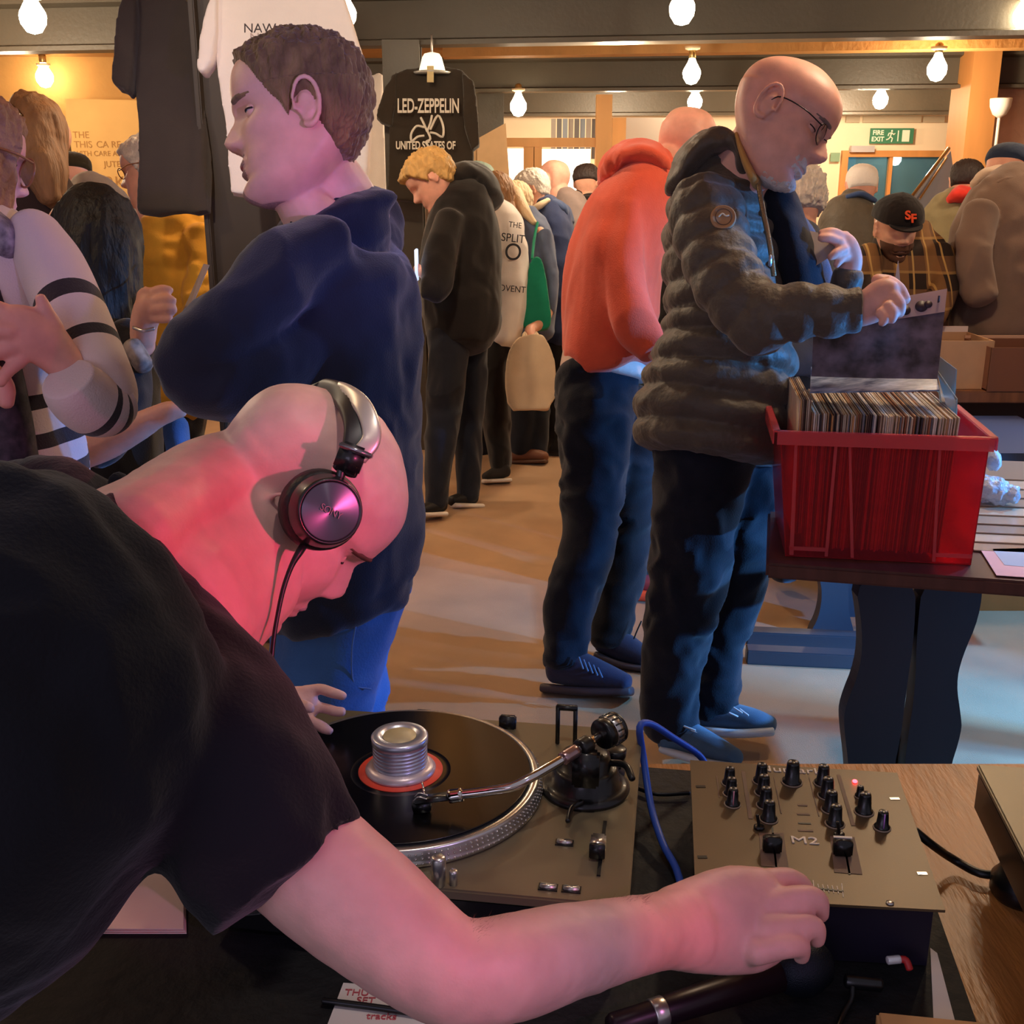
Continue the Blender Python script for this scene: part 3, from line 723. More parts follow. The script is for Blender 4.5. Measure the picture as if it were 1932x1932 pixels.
# disc built round its own z axis so the brushing runs in circles
def local_disc(name, c, ax, prof, m, par, n=64):
    o = MB().lathe((0, 0, 0), prof, n, axis=(0, 0, 1)).build(name, m, None)
    q = Vector(ax.tolist()).to_track_quat('Z', 'X'); o.rotation_mode = 'QUATERNION'; o.rotation_quaternion = q
    o.parent = par; o.location = (c - origin_of(par)).tolist(); return o
nt_.links.new(tg.outputs['Tangent'], b_.inputs['Tangent'])
dsc = local_disc('brushed_disc', cupC + ca * .001, ca, [(rr(56), 0), (rr(56), .002), (rr(54), .0025), (rr(2), .0026)], m_disc, cup)
xr = nrm(cv(.9, -.42, 0)); xr = nrm(xr - ca * (xr @ ca)); yu = np.cross(ca, xr)
text('SONY', rr(19), cupC + ca * .0045, xr, yu, mat('logo_grey', (120, 96, 104), .4), 'lettering', cup, sx=.9)
bandp = [(650, 890, .985), (668, 850, .985), (672, 800, 1.0), (655, 757, 1.03), (625, 738, 1.08), (600, 742, 1.15), (580, 790, 1.22)]
mb = MB()
B3 = [W(*p) for p in bandp]
mb.loft([(p, .0115, .005) for p in B3], n=16, sub=6, ex=3, side=None); mb.build('headband', mat('band_black', (28, 24, 24), .45), hp)
b2p = [(664, 862, .985), (688, 830, .99), (684, 790, 1.0), (664, 757, 1.02), (630, 737, 1.06), (602, 738, 1.13)]
MB().loft([(W(px + 12, py, z - .004), .0085, .004) for px, py, z in b2p], n=16, sub=6, ex=3).build('headband_cover', mat('band_silver', (206, 196, 180), .35, .6), hp)
xa = cv(.93, -.36, 0); ya = cv(.36, .93, 0); za = np.cross(xa, ya); Rm = np.stack([xa, ya, za], 1)
MB().box(W(661, 865, .98), (.024, .026, .012), Rm).build('slider', m_cup, hp, bevel=.003)
MB().box(W(672, 850, .978), (.030, .005, .014), Rm).build('hinge_bar', mat('hinge_chrome', (150, 145, 150), .2, .9), hp, bevel=.001)
MB().loft([(645, 885, .982, 9), (640, 905, .982, 9), (628, 925, .985, 9)], n=12).build('yoke', m_cup, hp)
cab = [(578, 1022, .985), (566, 1040, .975), (550, 1068, .97), (535, 1110, .965), (524, 1160, .96), (516, 1210, .955), (513, 1260, .95), (520, 1300, .95)]
MB().tube([W(*p) for p in cab], [.0035, .0035, .0024, .0022, .002, .002, .002, .002], n=8).build('cable', m_black, hp)

# fine hair along the forearm
mb = MB(); rs = np.random.RandomState(4)
for k in range(420):
    t = rs.rand(); px = 880 + 340 * t; z = .80 + .14 * t; half = 97 - 26 * t; cy = 1833 - 78 * t
    a = rs.uniform(.35, 1.0); py = cy - half * a; zz = z - .040 * math.sqrt(max(0, 1 - a * a)) * .95
    p0 = W(px, py + 2, zz); d = cv(.8 + .3 * rs.randn(), .55 + .3 * rs.randn(), -.3 + .3 * rs.randn()); L_ = rs.uniform(.006, .012)
    q = p0 + d * L_; s_ = nrm(np.cross(d, FW)) * .00012
    mb.add([p0 - s_, p0 + s_, q], [(0, 1, 2)])
mb.build('arm_hair', mat('arm_hair', (110, 70, 50), .6), dj, smooth=False)
# ================================================================ standing man in navy sweater
SK_N = skin('skin_navy_man', (226, 176, 156))
nv = root('person', WH(600, 1900, 0)); tag(nv, 'short haired person in a navy sweater and blue jeans, arms folded, looking left', 'person')
H2 = Head(560, 224, 1.66, .258, (-.985, -.10, -.10), (-.10, .99, .03), .93)
mb = MB(); H2.grid(mb, nose=.9, fat=.035); H2.ear(mb, 1, 1.05); H2.ear(mb, -1, 1.0)
mb.loft([(590, 270, 1.70, 72, .060), (602, 330, 1.71, 76, .062), (630, 380, 1.74, 80, .066), (650, 430, 1.77, 90, .07)], n=28)
mb.loft([(540, 345, 1.66, 40, .04), (568, 378, 1.68, 52, .05), (600, 420, 1.70, 60, .06)], n=20)
mb.build('body', SK_N, nv, remesh=.0030, sm=3)
H2.eyes(nv, (80, 100, 120), (.95, .1, -.08), lids=SK_N, closed=.42)
m_hn = mat('hair_brown', (96, 70, 44), .75, var=.35, vscale=45, vcol=(142, 112, 70), bump=.9, bscale=160, stretch=(1, 1, .3), sheen=.2)
H2.hair(short_mask(line=.80, nape=.20, side=.41), .030, m_hn, nv, noise=.017, freq=36, nu=210, nt=300)
def ov(P, Uu, Tt):
    x, y = P[..., 0], np.abs(P[..., 1]); return ss(g(y - .135, .10) * g(Uu - .578, .018) * (x > .2), .35, .75)
H2.hair(ov, .006, m_hn, nv, 'eyebrow', noise=.006, freq=60, nu=150, nt=180)
def lp(P, Uu, Tt):
    x, y = P[..., 0], np.abs(P[..., 1]); return ss(g(y, .10) * g(Uu - .208, .034) * (x > .15), .45, .7)
def bd(P, Uu, Tt):
    x, y = P[..., 0], np.abs(P[..., 1]); return ss(Uu, .34, .24) * ss(x, -.12, .0) * (1 - g(y, .09) * g(Uu - .208, .03))
m_lip = skin('lips', (170, 96, 96), .4)
H2.hair(lp, .0015, m_lip, nv, 'lips', noise=0, nu=200, nt=200)
H2.hair(bd, .0018, mat('stubble_brown', (158, 122, 112), .8, var=.25, vscale=300, bump=.4, bscale=500), nv, 'stubble', noise=.0006, nu=120, nt=160)
m_nv = cloth('navy_knit', (32, 35, 50), bump=.5, bscale=420, sheen=.3)
mb = MB()
mb.loft([(686, 384, 1.76, 44, .07), (676, 400, 1.76, 72, .10), (654, 430, 1.77, 106, .14), (640, 490, 1.78, 140, .185), (634, 570, 1.79, 158, .20), (622, 690, 1.80, 172, .19), (614, 830, 1.82, 182, .18), (614, 980, 1.84, 182, .18), (625, 1080, 1.86, 165, .17), (640, 1140, 1.87, 135, .155)], n=56, sub=6, cap=.25, ex=2.2)
mb.loft([(618, 455, 1.62, 62, .07), (548, 505, 1.59, 72, .07), (468, 580, 1.57, 80, .068), (385, 662, 1.57, 80, .062), (350, 698, 1.58, 72, .056)], n=36, sub=6)
mb.loft([(350, 690, 1.58, 78, .058), (430, 715, 1.58, 78, .055), (520, 690, 1.60, 70, .05), (600, 640, 1.66, 58, .045)], n=30, sub=5)
mb.loft([(694, 412, 1.86, 42, .07), (700, 440, 1.95, 66, .07), (640, 560, 2.0, 80, .07), (520, 680, 1.95, 70, .06)], n=28)
mb.loft([(556, 440, 1.67, 22, .03), (590, 418, 1.67, 26, .04), (640, 396, 1.70, 30, .06), (690, 384, 1.75, 26, .07)], n=20)
mb.build('sweater', m_nv, nv, remesh=.0065, sm=5, disp=[folds(.011, .13, (1, 1, 1), 12), folds(.0045, .06, (1, 1, 1), 14)])
cpts = [(556, 412, 1.665), (588, 392, 1.66), (630, 372, 1.68), (675, 364, 1.71), (708, 364, 1.75), (726, 368, 1.80)]
MB().tube([W(px - 2, py + 8, z) for px, py, z in cpts[:5]], [(.008, .012)] * 5, n=10).build('collar', m_nv, nv)
m_jb = cloth('blue_jeans', (66, 106, 158), var=.2, vscale=9, bump=.5)
mb = MB()
mb.loft([(640, 1090, 1.87, 135, .15), (628, 1180, 1.88, 118, .15), (610, 1300, 1.88, 100, .12), (600, 1450, 1.92, 88, .1), (600, 1700, 1.97, 72, .085), (605, 1880, 2.0, 62, .07)], n=40, sub=5)
mb.loft([(650, 1120, 2.02, 100, .11), (640, 1300, 2.08, 92, .1), (635, 1500, 2.12, 78, .085), (630, 1800, 2.2, 58, .065)], n=30, sub=5)
mb.build('jeans', m_jb, nv, remesh=.009, sm=3, disp=[folds(.010, .09, (1, 1, 1.3), 22)])
m_st = mat('jean_stitch', (96, 130, 180), .8)
MB().tube([W(672, 1175, 1.735), W(664, 1230, 1.745), W(668, 1290, 1.77), W(700, 1300, 1.79)], .0015, n=6).build('pocket_stitch', m_st, nv)
MB().loft([(585, 1920, 1.97, 60, .05), (500, 1945, 1.95, 45, .04)], n=16).build('shoe', m_black, nv)
# ================================================================ bald man in dark puffer jacket
SK_J = skin('skin_jacket_man', (224, 170, 154))
jk = root('person', WH(1330, 1400, 0)); tag(jk, 'bald bearded person in glasses and dark quilted jacket flicking through records in the red crate', 'person')
H3 = Head(1478, 230, 2.72, .306, (.77, -.50, -.28), (.42, .90, .0))
mb = MB(); H3.grid(mb, nose=1.0, fat=.02); H3.ear(mb, -1, 1.15); H3.ear(mb, 1)
mb.loft([(1455, 250, 2.76, 62, .075), (1428, 290, 2.78, 62, .08), (1400, 350, 2.82, 72, .085), (1390, 400, 2.84, 80, .09)], n=26)
# right hand on the record
mb.loft([(1600, 590, 2.52, 32, .030), (1640, 578, 2.50, 34, .028), (1668, 562, 2.49, 37, .026), (1686, 560, 2.48, 30, .022)], n=22)
for f in ([(1675, 535, 2.50, 15), (1695, 545, 2.49, 13), (1708, 566, 2.48, 11)], [(1685, 560, 2.47, 14), (1698, 576, 2.46, 12), (1697, 592, 2.46, 10)],
          [(1675, 578, 2.46, 13), (1685, 592, 2.45, 11), (1682, 604, 2.45, 9)], [(1662, 590, 2.46, 12), (1670, 600, 2.45, 10), (1664, 610, 2.45, 8)], [(1655, 530, 2.52, 14), (1680, 532, 2.52, 12), (1700, 546, 2.51, 10)]):
    mb.loft(f, n=12, cap=.8)
# left hand raised, holding a clear sleeve
mb.loft([(1600, 520, 2.78, 21, .024), (1603, 492, 2.77, 24, .022), (1592, 466, 2.76, 26, .02), (1580, 452, 2.76, 20, .018)], n=20)
for f in ([(1590, 447, 2.75, 10), (1570, 438, 2.74, 9.5), (1550, 440, 2.74, 8)], [(1585, 458, 2.74, 10), (1566, 450, 2.73, 9), (1549, 449, 2.73, 8)], [(1592, 470, 2.74, 10), (1576, 478, 2.73, 9), (1566, 486, 2.73, 7)],
          [(1597, 482, 2.75, 9), (1584, 492, 2.74, 8), (1578, 500, 2.74, 7)], [(1606, 480, 2.76, 9), (1603, 456, 2.75, 9), (1594, 442, 2.75, 8)]):
    mb.loft(f, n=12, cap=.8)
mb.loft([(1395, 390, 2.85, 60, .06), (1350, 430, 2.76, 45, .05), (1345, 480, 2.68, 40, .045), (1400, 580, 2.6, 38, .04), (1500, 590, 2.53, 34, .035), (1600, 590, 2.52, 32, .03)], n=16); mb.loft([(1395, 390, 2.85, 50, .05), (1450, 430, 2.98, 34, .04), (1545, 575, 2.87, 28, .035), (1592, 555, 2.80, 22, .03), (1600, 515, 2.78, 20, .024)], n=16)
mb.build('body', SK_J, jk, remesh=.0040, sm=3)
H3.eyes(jk, (80, 90, 100), (.85, 0, -.5), lids=SK_J, closed=.8)
m_wb = mat('beard_white', (206, 196, 190), .9, bump=.8, bscale=200, var=.15, vscale=40)
def bd(P, Uu, Tt):
    x, y = P[..., 0], np.abs(P[..., 1]); return ss(Uu, .31, .22) * ss(x, .02, .16) * (1 - .95 * g(y, .08) * g(Uu - .208, .03))
H3.hair(bd, .007, m_wb, jk, 'beard', noise=.006, freq=45)
def ov(P, Uu, Tt):
    x, y = P[..., 0], np.abs(P[..., 1]); return ss(g(y - .135, .10) * g(Uu - .578, .018) * (x > .2), .35, .75)
H3.hair(ov, .006, mat('brow_grey', (120, 100, 96), .9), jk, 'eyebrow', noise=.006, freq=60, nu=150, nt=180)
# glasses
m_fr = mat('glasses_frame', (40, 34, 40), .3, .7); gl = root('glasses', H3.w((.35, 0, 0))); 
for q in (-1, 1):
    c = np.array([.355, q * .135, -.015]); pts = [H3.w(c + np.array([-.02 * abs(math.cos(a)) * (math.cos(a) * q > 0), math.cos(a) * .105, math.sin(a) * .075])) for a in np.linspace(0, 2 * math.pi, 25)]
    rim = MB().tube(pts, .0012, n=6, sub=1).build('rim', m_fr, gl)
    MB().prism(pts[:-1], H3.F * .0015).build('lens', mat('lens_glass', (235, 240, 245), .03, trans=1.0, ior=1.2), gl, smooth=False)
    MB().tube([H3.w((.345, q * .235, .01)), H3.w((.18, q * .335, .025)), H3.w((-.02, q * .345, .03)), H3.w((-.09, q * .335, -.03))], .0016, n=6).build('temple', m_fr, gl)
MB().tube([H3.w((.37, -.035, .0)), H3.w((.385, 0, .01)), H3.w((.37, .035, .0))], .0014, n=6).build('bridge', m_fr, gl)
tag(gl, 'thin dark framed glasses on the face of the bald bearded person', 'glasses')
# quilted jacket
m_puf = mat('puffer_shell', (84, 75, 64), .55, bump=.35, bscale=30, sheen=.2, var=.1, vscale=6, spec=.4)
q_ = (.078, .13)
mb = MB()
mb.loft([(1372, 300, 2.86, 62, .12), (1368, 350, 2.88, 92, .17), (1362, 430, 2.90, 112, .21), (1365, 520, 2.90, 116, .22), (1372, 600, 2.90, 120, .21), (1362, 700, 2.90, 142, .21), (1345, 790, 2.90, 152, .21), (1335, 850, 2.90, 142, .20)], n=64, sub=14, cap=.15, ex=2.15, quilt=q_)
mb.loft([(1330, 390, 2.74, 72, .10), (1345, 460, 2.68, 72, .085), (1378, 540, 2.62, 70, .08), (1425, 600, 2.58, 64, .072), (1450, 622, 2.56, 60, .07)], n=40, sub=14, quilt=(.07, .14))
mb.loft([(1430, 600, 2.56, 66, .07), (1490, 590, 2.53, 58, .065), (1560, 586, 2.51, 52, .055), (1622, 583, 2.50, 46, .048)], n=36, sub=12, quilt=(.065, .15), cap=.2)
mb.loft([(1440, 420, 3.0, 50, .08), (1490, 520, 2.95, 48, .07), (1545, 580, 2.88, 44, .06), (1590, 560, 2.80, 34, .045), (1600, 512, 2.78, 27, .036)], n=30, sub=10, quilt=(.06, .10), cap=.2)
mb.build('jacket', m_puf, jk, remesh=.0068, sm=1, disp=[folds(.006, .07, (1, 1, 1), 31)])
# hood lying on the back and stand-up collar
mb = MB(); mb.loft([(1272, 350, 2.80, 16, .06), (1300, 305, 2.82, 26, .10), (1345, 268, 2.84, 26, .13), (1388, 286, 2.82, 20, .12), (1412, 340, 2.76, 13, .09)], n=32, sub=8)
mb.build('hood', m_puf, jk, remesh=.007, sm=3, disp=folds(.008, .07, (1, 1, 1), 3))
m_ye = cloth('mustard_lining', (196, 150, 84))
MB().loft([(1392, 262, 2.74, 7, .03), (1405, 300, 2.72, 8, .04), (1425, 345, 2.70, 8, .04)], n=14).build('hood_lining', m_ye, jk)
m_in = cloth('dark_inner', (22, 24, 34))
mb = MB(); mb.loft([(1440, 335, 2.82, 22, .06), (1462, 380, 2.82, 42, .09), (1490, 460, 2.82, 42, .10), (1510, 540, 2.82, 46, .10), (1500, 600, 2.82, 44, .1)], n=30); mb.build('inner_layer', m_in, jk, remesh=.008, disp=folds(.006, .08, (1, 1, 1), 5))
m_gp = cloth('grey_blue_panel', (74, 84, 106))
mb = MB(); mb.loft([(1480, 395, 2.93, 22, .03), (1505, 450, 2.90, 34, .03), (1535, 520, 2.88, 34, .03), (1555, 580, 2.86, 26, .03)], n=24); mb.build('jacket_front', m_gp, jk, remesh=.008, disp=folds(.004, .08, (1, 1, 1), 5))
mb = MB(); mb.loft([(1428, 330, 2.70, 5, .004), (1440, 400, 2.68, 5, .004), (1452, 460, 2.665, 5, .004), (1460, 520, 2.66, 5, .004)], n=10); mb.build('zip', mat('zip_metal', (150, 130, 100), .35, .8, bump=.8, bscale=300), jk)
o = MB().box(W(1453, 492, 2.64), (.008, .006, .028)).build('zip_pull', mat('zip_pull', (215, 215, 220), .3, .8), jk, bevel=.002)
# round arm badge
bc = W(1364, 412, 2.61); ba = cv(-.05, .12, -1)
bg_ = MB().lathe(bc, [(.030, -.012), (.030, .006), (.027, .010), (.024, .008), (.001, .008)], 36, axis=ba).build('arm_badge', mat('badge_tan', (176, 136, 98), .6), jk)
MB().tube([bc + ba * .010 + cv(math.cos(a), math.sin(a), 0) * .019 for a in np.linspace(0, 2 * math.pi, 25)], .0012, n=6, sub=1).build('badge_ring', mat('badge_brown', (96, 70, 52), .6), bg_)
MB().tube([bc + ba * .011 + cv(1, 0, 0) * x + cv(0, 1, 0) * y for x, y in ((-.012, .0), (-.003, .007), (.004, .002), (.012, .003))], .002, n=6).build('badge_mark', mat('badge_cream', (226, 210, 180), .6), bg_)
# trousers and shoes
m_tr = cloth('dark_jeans', (22, 25, 36), var=.2, bump=.4)
mb = MB()
mb.loft([(1335, 800, 2.90, 118, .15), (1325, 880, 2.92, 92, .14), (1312, 980, 2.93, 80, .12), (1296, 1100, 2.96, 74, .10), (1275, 1220, 3.0, 62, .085), (1262, 1320, 3.02, 54, .075), (1272, 1372, 3.02, 56, .08)], n=36, sub=6)
mb.loft([(1375, 800, 3.0, 90, .13), (1392, 900, 3.02, 78, .12), (1398, 1010, 3.06, 66, .10), (1382, 1120, 3.12, 60, .085), (1352, 1230, 3.14, 50, .075), (1342, 1335, 3.16, 52, .08)], n=36, sub=6)
mb.build('jeans', m_tr, jk, remesh=.010, sm=3, disp=[folds(.012, .09, (1, 1, 1.2), 42)])
m_sh = cloth('grey_shoe_mesh', (70, 96, 120), bump=.6, bscale=500); m_sole = mat('pale_sole', (196, 206, 214), .6)
def shoe(pts, sole, parent, m=m_sh, ms=m_sole, laces=None, rm=.005, name='shoe'):
    mb = MB(); mb.loft(pts, n=24, sub=6); o = mb.build(name, m, parent, remesh=rm, sm=2)
    mb = MB(); mb.loft(sole, n=20, sub=5, ex=3); mb.build('sole', ms, o)
    if laces:
        mb = MB()
        for a, b in laces: mb.tube([W(*a), W(*b)], .0025, n=6, sub=1)
        mb.build('laces', mat('lace_white', (200, 206, 214), .8), o)
    return o
shoe([(1330, 1350, 3.14, 30, .045), (1370, 1352, 3.13, 28, .05), (1420, 1360, 3.11, 24, .05), (1455, 1368, 3.10, 17, .04)], [(1325, 1378, 3.14, 9, .05), (1390, 1384, 3.10, 9, .052), (1455, 1380, 3.09, 9, .042)], jk, laces=[((1384, 1335, 3.06), (1400, 1345, 3.05)), ((1396, 1338, 3.06), (1412, 1350, 3.05)), ((1376, 1345, 3.05), (1392, 1352, 3.05))])
shoe([(1262, 1385, 3.0, 38, .05), (1300, 1395, 2.98, 34, .05), (1345, 1412, 2.93, 26, .05), (1385, 1428, 2.88, 18, .04)], [(1262, 1418, 3.0, 8, .05), (1330, 1438, 2.92, 8, .05), (1385, 1446, 2.87, 7, .042)], jk, laces=[((1290, 1370, 2.94), (1312, 1378, 2.93)), ((1304, 1378, 2.94), (1326, 1388, 2.92)), ((1318, 1388, 2.93), (1340, 1398, 2.92))])
# ================================================================ DJ table and decks
m_wood = mat('table_wood', (188, 126, 64), .38, var=.22, vscale=5, stretch=(6, 1, 1), bump=.15, bscale=30, coat=.3)
TH = .745
tb = root('dj_table', (0.2, 0.8, 0))
mb = MB(); p0 = WH(1300, 1455, TH); y1 = p0[1] + .0; yb = 1.40
MB().box((.54, (.30 + yb) / 2, TH - .02), (2.12, yb - .30, .04)).build('tabletop', m_wood, tb, smooth=False, bevel=.004)
for x in (-.46, 1.5):
    for y in (.4, 1.3): MB().box((x, y, (TH - .04) / 2), (.07, .07, TH - .04)).build('leg', m_wood, tb, smooth=False)
tag(tb, 'brown wooden table under the turntable and mixer in the foreground', 'table')
m_blk = mat('black_cover', (10, 10, 13), .7, bump=.3, bscale=60)
ring = [WH(1200, 1462, TH), WH(1690, 1500, TH), WH(1762, 1725, TH), WH(1838, 1945, TH), np.array([.36, .30, TH]), np.array([-.50, .30, TH]), np.array([-.50, 1.33, TH]), WH(1190, 1400, TH)]
ring[-2][1] = ring[-1][1]
o = MB().prism([r + np.array([0, 0, .001]) for r in ring], (0, 0, .012)).build('equipment_mat', m_blk, smooth=False); tag(o, 'black mat spread under the turntable and mixer on the wooden table', 'mat')

# ---------------------------------------------------------------- turntable
PH = .85
FR = WH(1187, 1710, PH); BR = WH(1212, 1377, PH); ty = nrm(BR - FR); tx = np.array([ty[1], -ty[0], 0]); tz = np.array([0, 0, 1.0])
TD = np.linalg.norm(BR - FR); TW = .45
def T(a, b, h=0): return FR + tx * a + ty * b + tz * h      # a: from right edge (negative = left), b: from the front edge
m_plate = mat('deck_plate', (116, 105, 82), .34, .35, bump=.05, bscale=600)  # olive tone puts warm reflected light into the dark plate's colour
m_slv = mat('silver', (196, 192, 186), .28, .9); m_chr = mat('chrome', (222, 218, 212), .08, 1.0); m_dk = mat('deck_black', (12, 12, 14), .35, coat=.2)
tt = root('turntable', T(-TW / 2, TD / 2, -PH + TH + .013)); tag(tt, 'turntable with silver S shaped arm and dark top plate tinted olive as reflected light playing the record', 'turntable')
Rt = np.stack([tx, ty, tz], 1)
MB().box(T(-TW / 2, TD / 2, -.006), (TW, TD, .012), Rt).build('top_plate', m_plate, tt, smooth=False, bevel=.002)
MB().box(T(-TW / 2, TD / 2, -.045), (TW - .012, TD - .012, .066), Rt).build('body', m_dk, tt, smooth=False, bevel=.004)
for a in (-.05, -TW + .05):
    for b in (.05, TD - .05): MB().lathe(T(a, b, -PH + TH + .013), [(.025, 0), (.027, .004), (.027, .014), (.02, .016)], 20).build('foot', m_dk, tt)
PC = WH(757, 1484, PH); 
MB().lathe(PC, [(.150, .000), (.166, .002), (.1655, .006), (.1635, .008), (.1645, .010), (.1625, .012), (.1635, .014), (.1610, .016), (.1615, .018), (.158, .0195), (.153, .0195), (.150, .016)], 120).build('platter', m_slv, tt)
mb = MB()
for rr_, hh in ((.1652, .0050), (.1640, .0100), (.1628, .0145)):
    for k in range(150):
        a = 2 * math.pi * k / 150; mb.ell(PC + np.array([rr_ * math.cos(a), rr_ * math.sin(a), hh]), (.0015, .0015, .0013), None, 6, 4)
mb.build('strobe_dots', m_chr, tt)
MB().lathe(PC, [(.152, .0165), (.152, .0195), (.001, .0195)], 90).build('slipmat', mat('felt_black', (14, 14, 16), .95), tt)
# pivot, arm and counterweight
c = WH(1104, 1487, PH)
MB().lathe(c, [(.052, 0), (.052, .004), (.046, .008), (.040, .010), (.038, .026), (.034, .030), (.030, .030), (.028, .044), (.02, .048)], 48).build('arm_base', m_dk, tt)
pv = WH(1106, 1425, .918)
MB().box((pv[0], pv[1], (PH + .048 + .905) / 2), (.03, .022, .04), Rt).build('pivot_block', m_dk, tt, bevel=.003)
armp = [(1133, 1387, .925), (1106, 1405, .925), (1075, 1424, .922), (1035, 1448, .918), (1000, 1468, .914), (968, 1484, .908), (930, 1491, .903), (895, 1496, .898), (860, 1500, .894)]
ar = root('x', (0, 0, 0)); D.objects.remove(ar)
armo = MB().tube([WH(*q) for q in armp], .0052, n=14).build('tonearm', m_chr, tt)
MB().tube([WH(1088, 1416, .9235), WH(1062, 1432, .9215)], .0075, n=14, cap=.2).build('arm_collar', mat('collar_steel', (170, 140, 140), .25, .9), armo)
MB().tube([WH(1110, 1403, .925), WH(1094, 1413, .924)], .0105, n=14, cap=.2).build('bearing_housing', m_dk, armo)
MB().tube([WH(1100, 1409, .924), WH(1106, 1420, .90)], .008, n=10).build('bearing_post', m_dk, armo)
MB().tube([WH(872, 1499, .8955), WH(848, 1503, .892)], .0075, n=14, cap=.2).build('locking_collar', m_chr, armo)
hs0, hs1 = WH(850, 1503, .891), WH(782, 1512, .884); hd = nrm(hs1 - hs0); hn = nrm(np.cross(hd, tz)); Rh = np.stack([hd, hn, np.cross(hd, hn)], 1)
MB().box((hs0 + hs1) / 2 + tz * .001, (.040, .016, .004), Rh).build('headshell', m_dk, armo, bevel=.0015)
MB().box(hs1 - hd * .008 - tz * .006, (.020, .014, .014), Rh).build('cartridge', m_dk, armo, bevel=.002)
MB().tube([hs1 - tz * .011, hs1 - tz * .0145 + hd * .004], .001, n=6).build('stylus', m_slv, armo)
mb = MB()
for k in (-.5, .5): mb.tube([hs1 + hn * .004 * k * 2 + tz * .003, hs1 + hn * .004 * k * 2 + tz * .007 - hd * .005, hs1 + hn * .004 * k * 2 - hd * .014 + tz * .003], .0008, n=6)
mb.build('cartridge_wires', m_slv, armo)
MB().tube([hs0 + hd * .03 + hn * .007, hs0 + hd * .032 + hn * .02, hs0 + hd * .035 + hn * .028 + tz * .006], .0012, n=6).build('finger_lift', m_chr, armo)
cw0, cw1 = WH(1134, 1387, .926), WH(1169, 1368, .928); cax = nrm(cw1 - cw0); Lc = np.linalg.norm(cw1 - cw0)
MB().lathe(cw0, [(.006, -.001), (.0165, 0), (.0178, .002), (.0178, .010), (.0165, .011)], 40, axis=cax).build('counterweight', m_dk, armo)
MB().lathe(cw0, [(.0165, .010), (.0180, .011), (.0180, .021), (.0165, .022)], 40, axis=cax).build('counterweight_ring', m_slv, armo)
MB().lathe(cw0, [(.0165, .021), (.0185, .022), (.0185, .0255), (.0165, .027), (.012, .028), (.001, .028)], 40, axis=cax).build('counterweight_dial', m_dk, armo)
mb = MB(); q0 = nrm(np.cross(cax, tz)); q1 = np.cross(cax, q0)
for k in range(16):
    a = 2 * math.pi * k / 16; mb.box(cw0 + cax * .016 + (q0 * math.cos(a) + q1 * math.sin(a)) * .0182, (.010, .0018, .0018), np.stack([cax, q0 * math.cos(a) + q1 * math.sin(a), np.cross(cax, q0 * math.cos(a) + q1 * math.sin(a))], 1))
mb.build('counterweight_grip', m_dk, armo)
# antiskate knob, cue lever, arm rest bracket, hinges
k0 = WH(1157, 1462, PH); MB().lathe(k0, [(.014, 0), (.014, .006), (.009, .008), (.009, .020), (.0145, .021), (.0150, .034), (.013, .036), (.001, .036)], 28).build('antiskate_knob', m_dk, tt)
MB().box((k0 + c) / 2 + tz * .022, (.05, .012, .008), Rt).build('bracket', m_dk, tt, bevel=.002)
MB().tube([c + tz * .035 + tx * .02, c + tz * .04 + tx * .045 - ty * .01, c + tz * .034 + tx * .055 - ty * .03], .004, n=8).build('cue_lever', m_dk, tt)
MB().tube([c + tz * .012 - ty * .05 , c + tz * .010 - ty * .062 - tx * .01, c + tz * .008 - ty * .085 - tx * .012], .003, n=8).build('height_lock', m_dk, tt)
b0 = WH(1052, 1402, PH); mb = MB(); bx = tx
for (a, bb, s) in ((0, .026, (.005, .008, .052)), (.022, .026, (.005, .008, .052)), (.011, .05, (.027, .008, .006))): mb.box(b0 + tx * a + tz * bb, s, Rt)
mb.build('arm_rest', m_dk, tt, bevel=.001)
for px, py in ((800, 1362), (958, 1372)): MB().box(WH(px, py, PH) + tz * .006, (.022, .012, .020), Rt).build('hinge_mount', m_dk, tt, bevel=.002)
# pitch fader and buttons
s0, s1 = WH(1142, 1550, PH + .001), WH(1129, 1652, PH + .001)
MB().box((s0 + s1) / 2, (.004, np.linalg.norm(s1 - s0), .002), Rt).build('fader_slot', m_black, tt, smooth=False)
k = WH(1128, 1596, PH + .010); fk = MB().box(k, (.016, .026, .016), Rt).build('pitch_fader', m_slv, tt, bevel=.002)
MB().box(k - ty * .011 + tz * .001, (.0165, .006, .0165), Rt).build('fader_line', m_dk, fk, bevel=.001)
for px, py in ((1065, 1591), (1034, 1675), (1078, 1679)):
    q = WH(px, py, PH); MB().box(q + tz * .0006, (.0195, .011, .0016), Rt).build('button_frame', m_dk, tt, smooth=False); MB().box(q + tz * .002, (.0165, .0075, .004), Rt).build('button', m_slv, tt, bevel=.001)
for px, py, r_, h_ in ((828, 1668, .0075, .030), (856, 1668, .0045, .014)):
    MB().lathe(WH(px, py, PH), [(r_, 0), (r_, h_), (r_ * .8, h_ + .002), (.0005, h_ + .002)], 24).build('target_light', m_slv, tt)
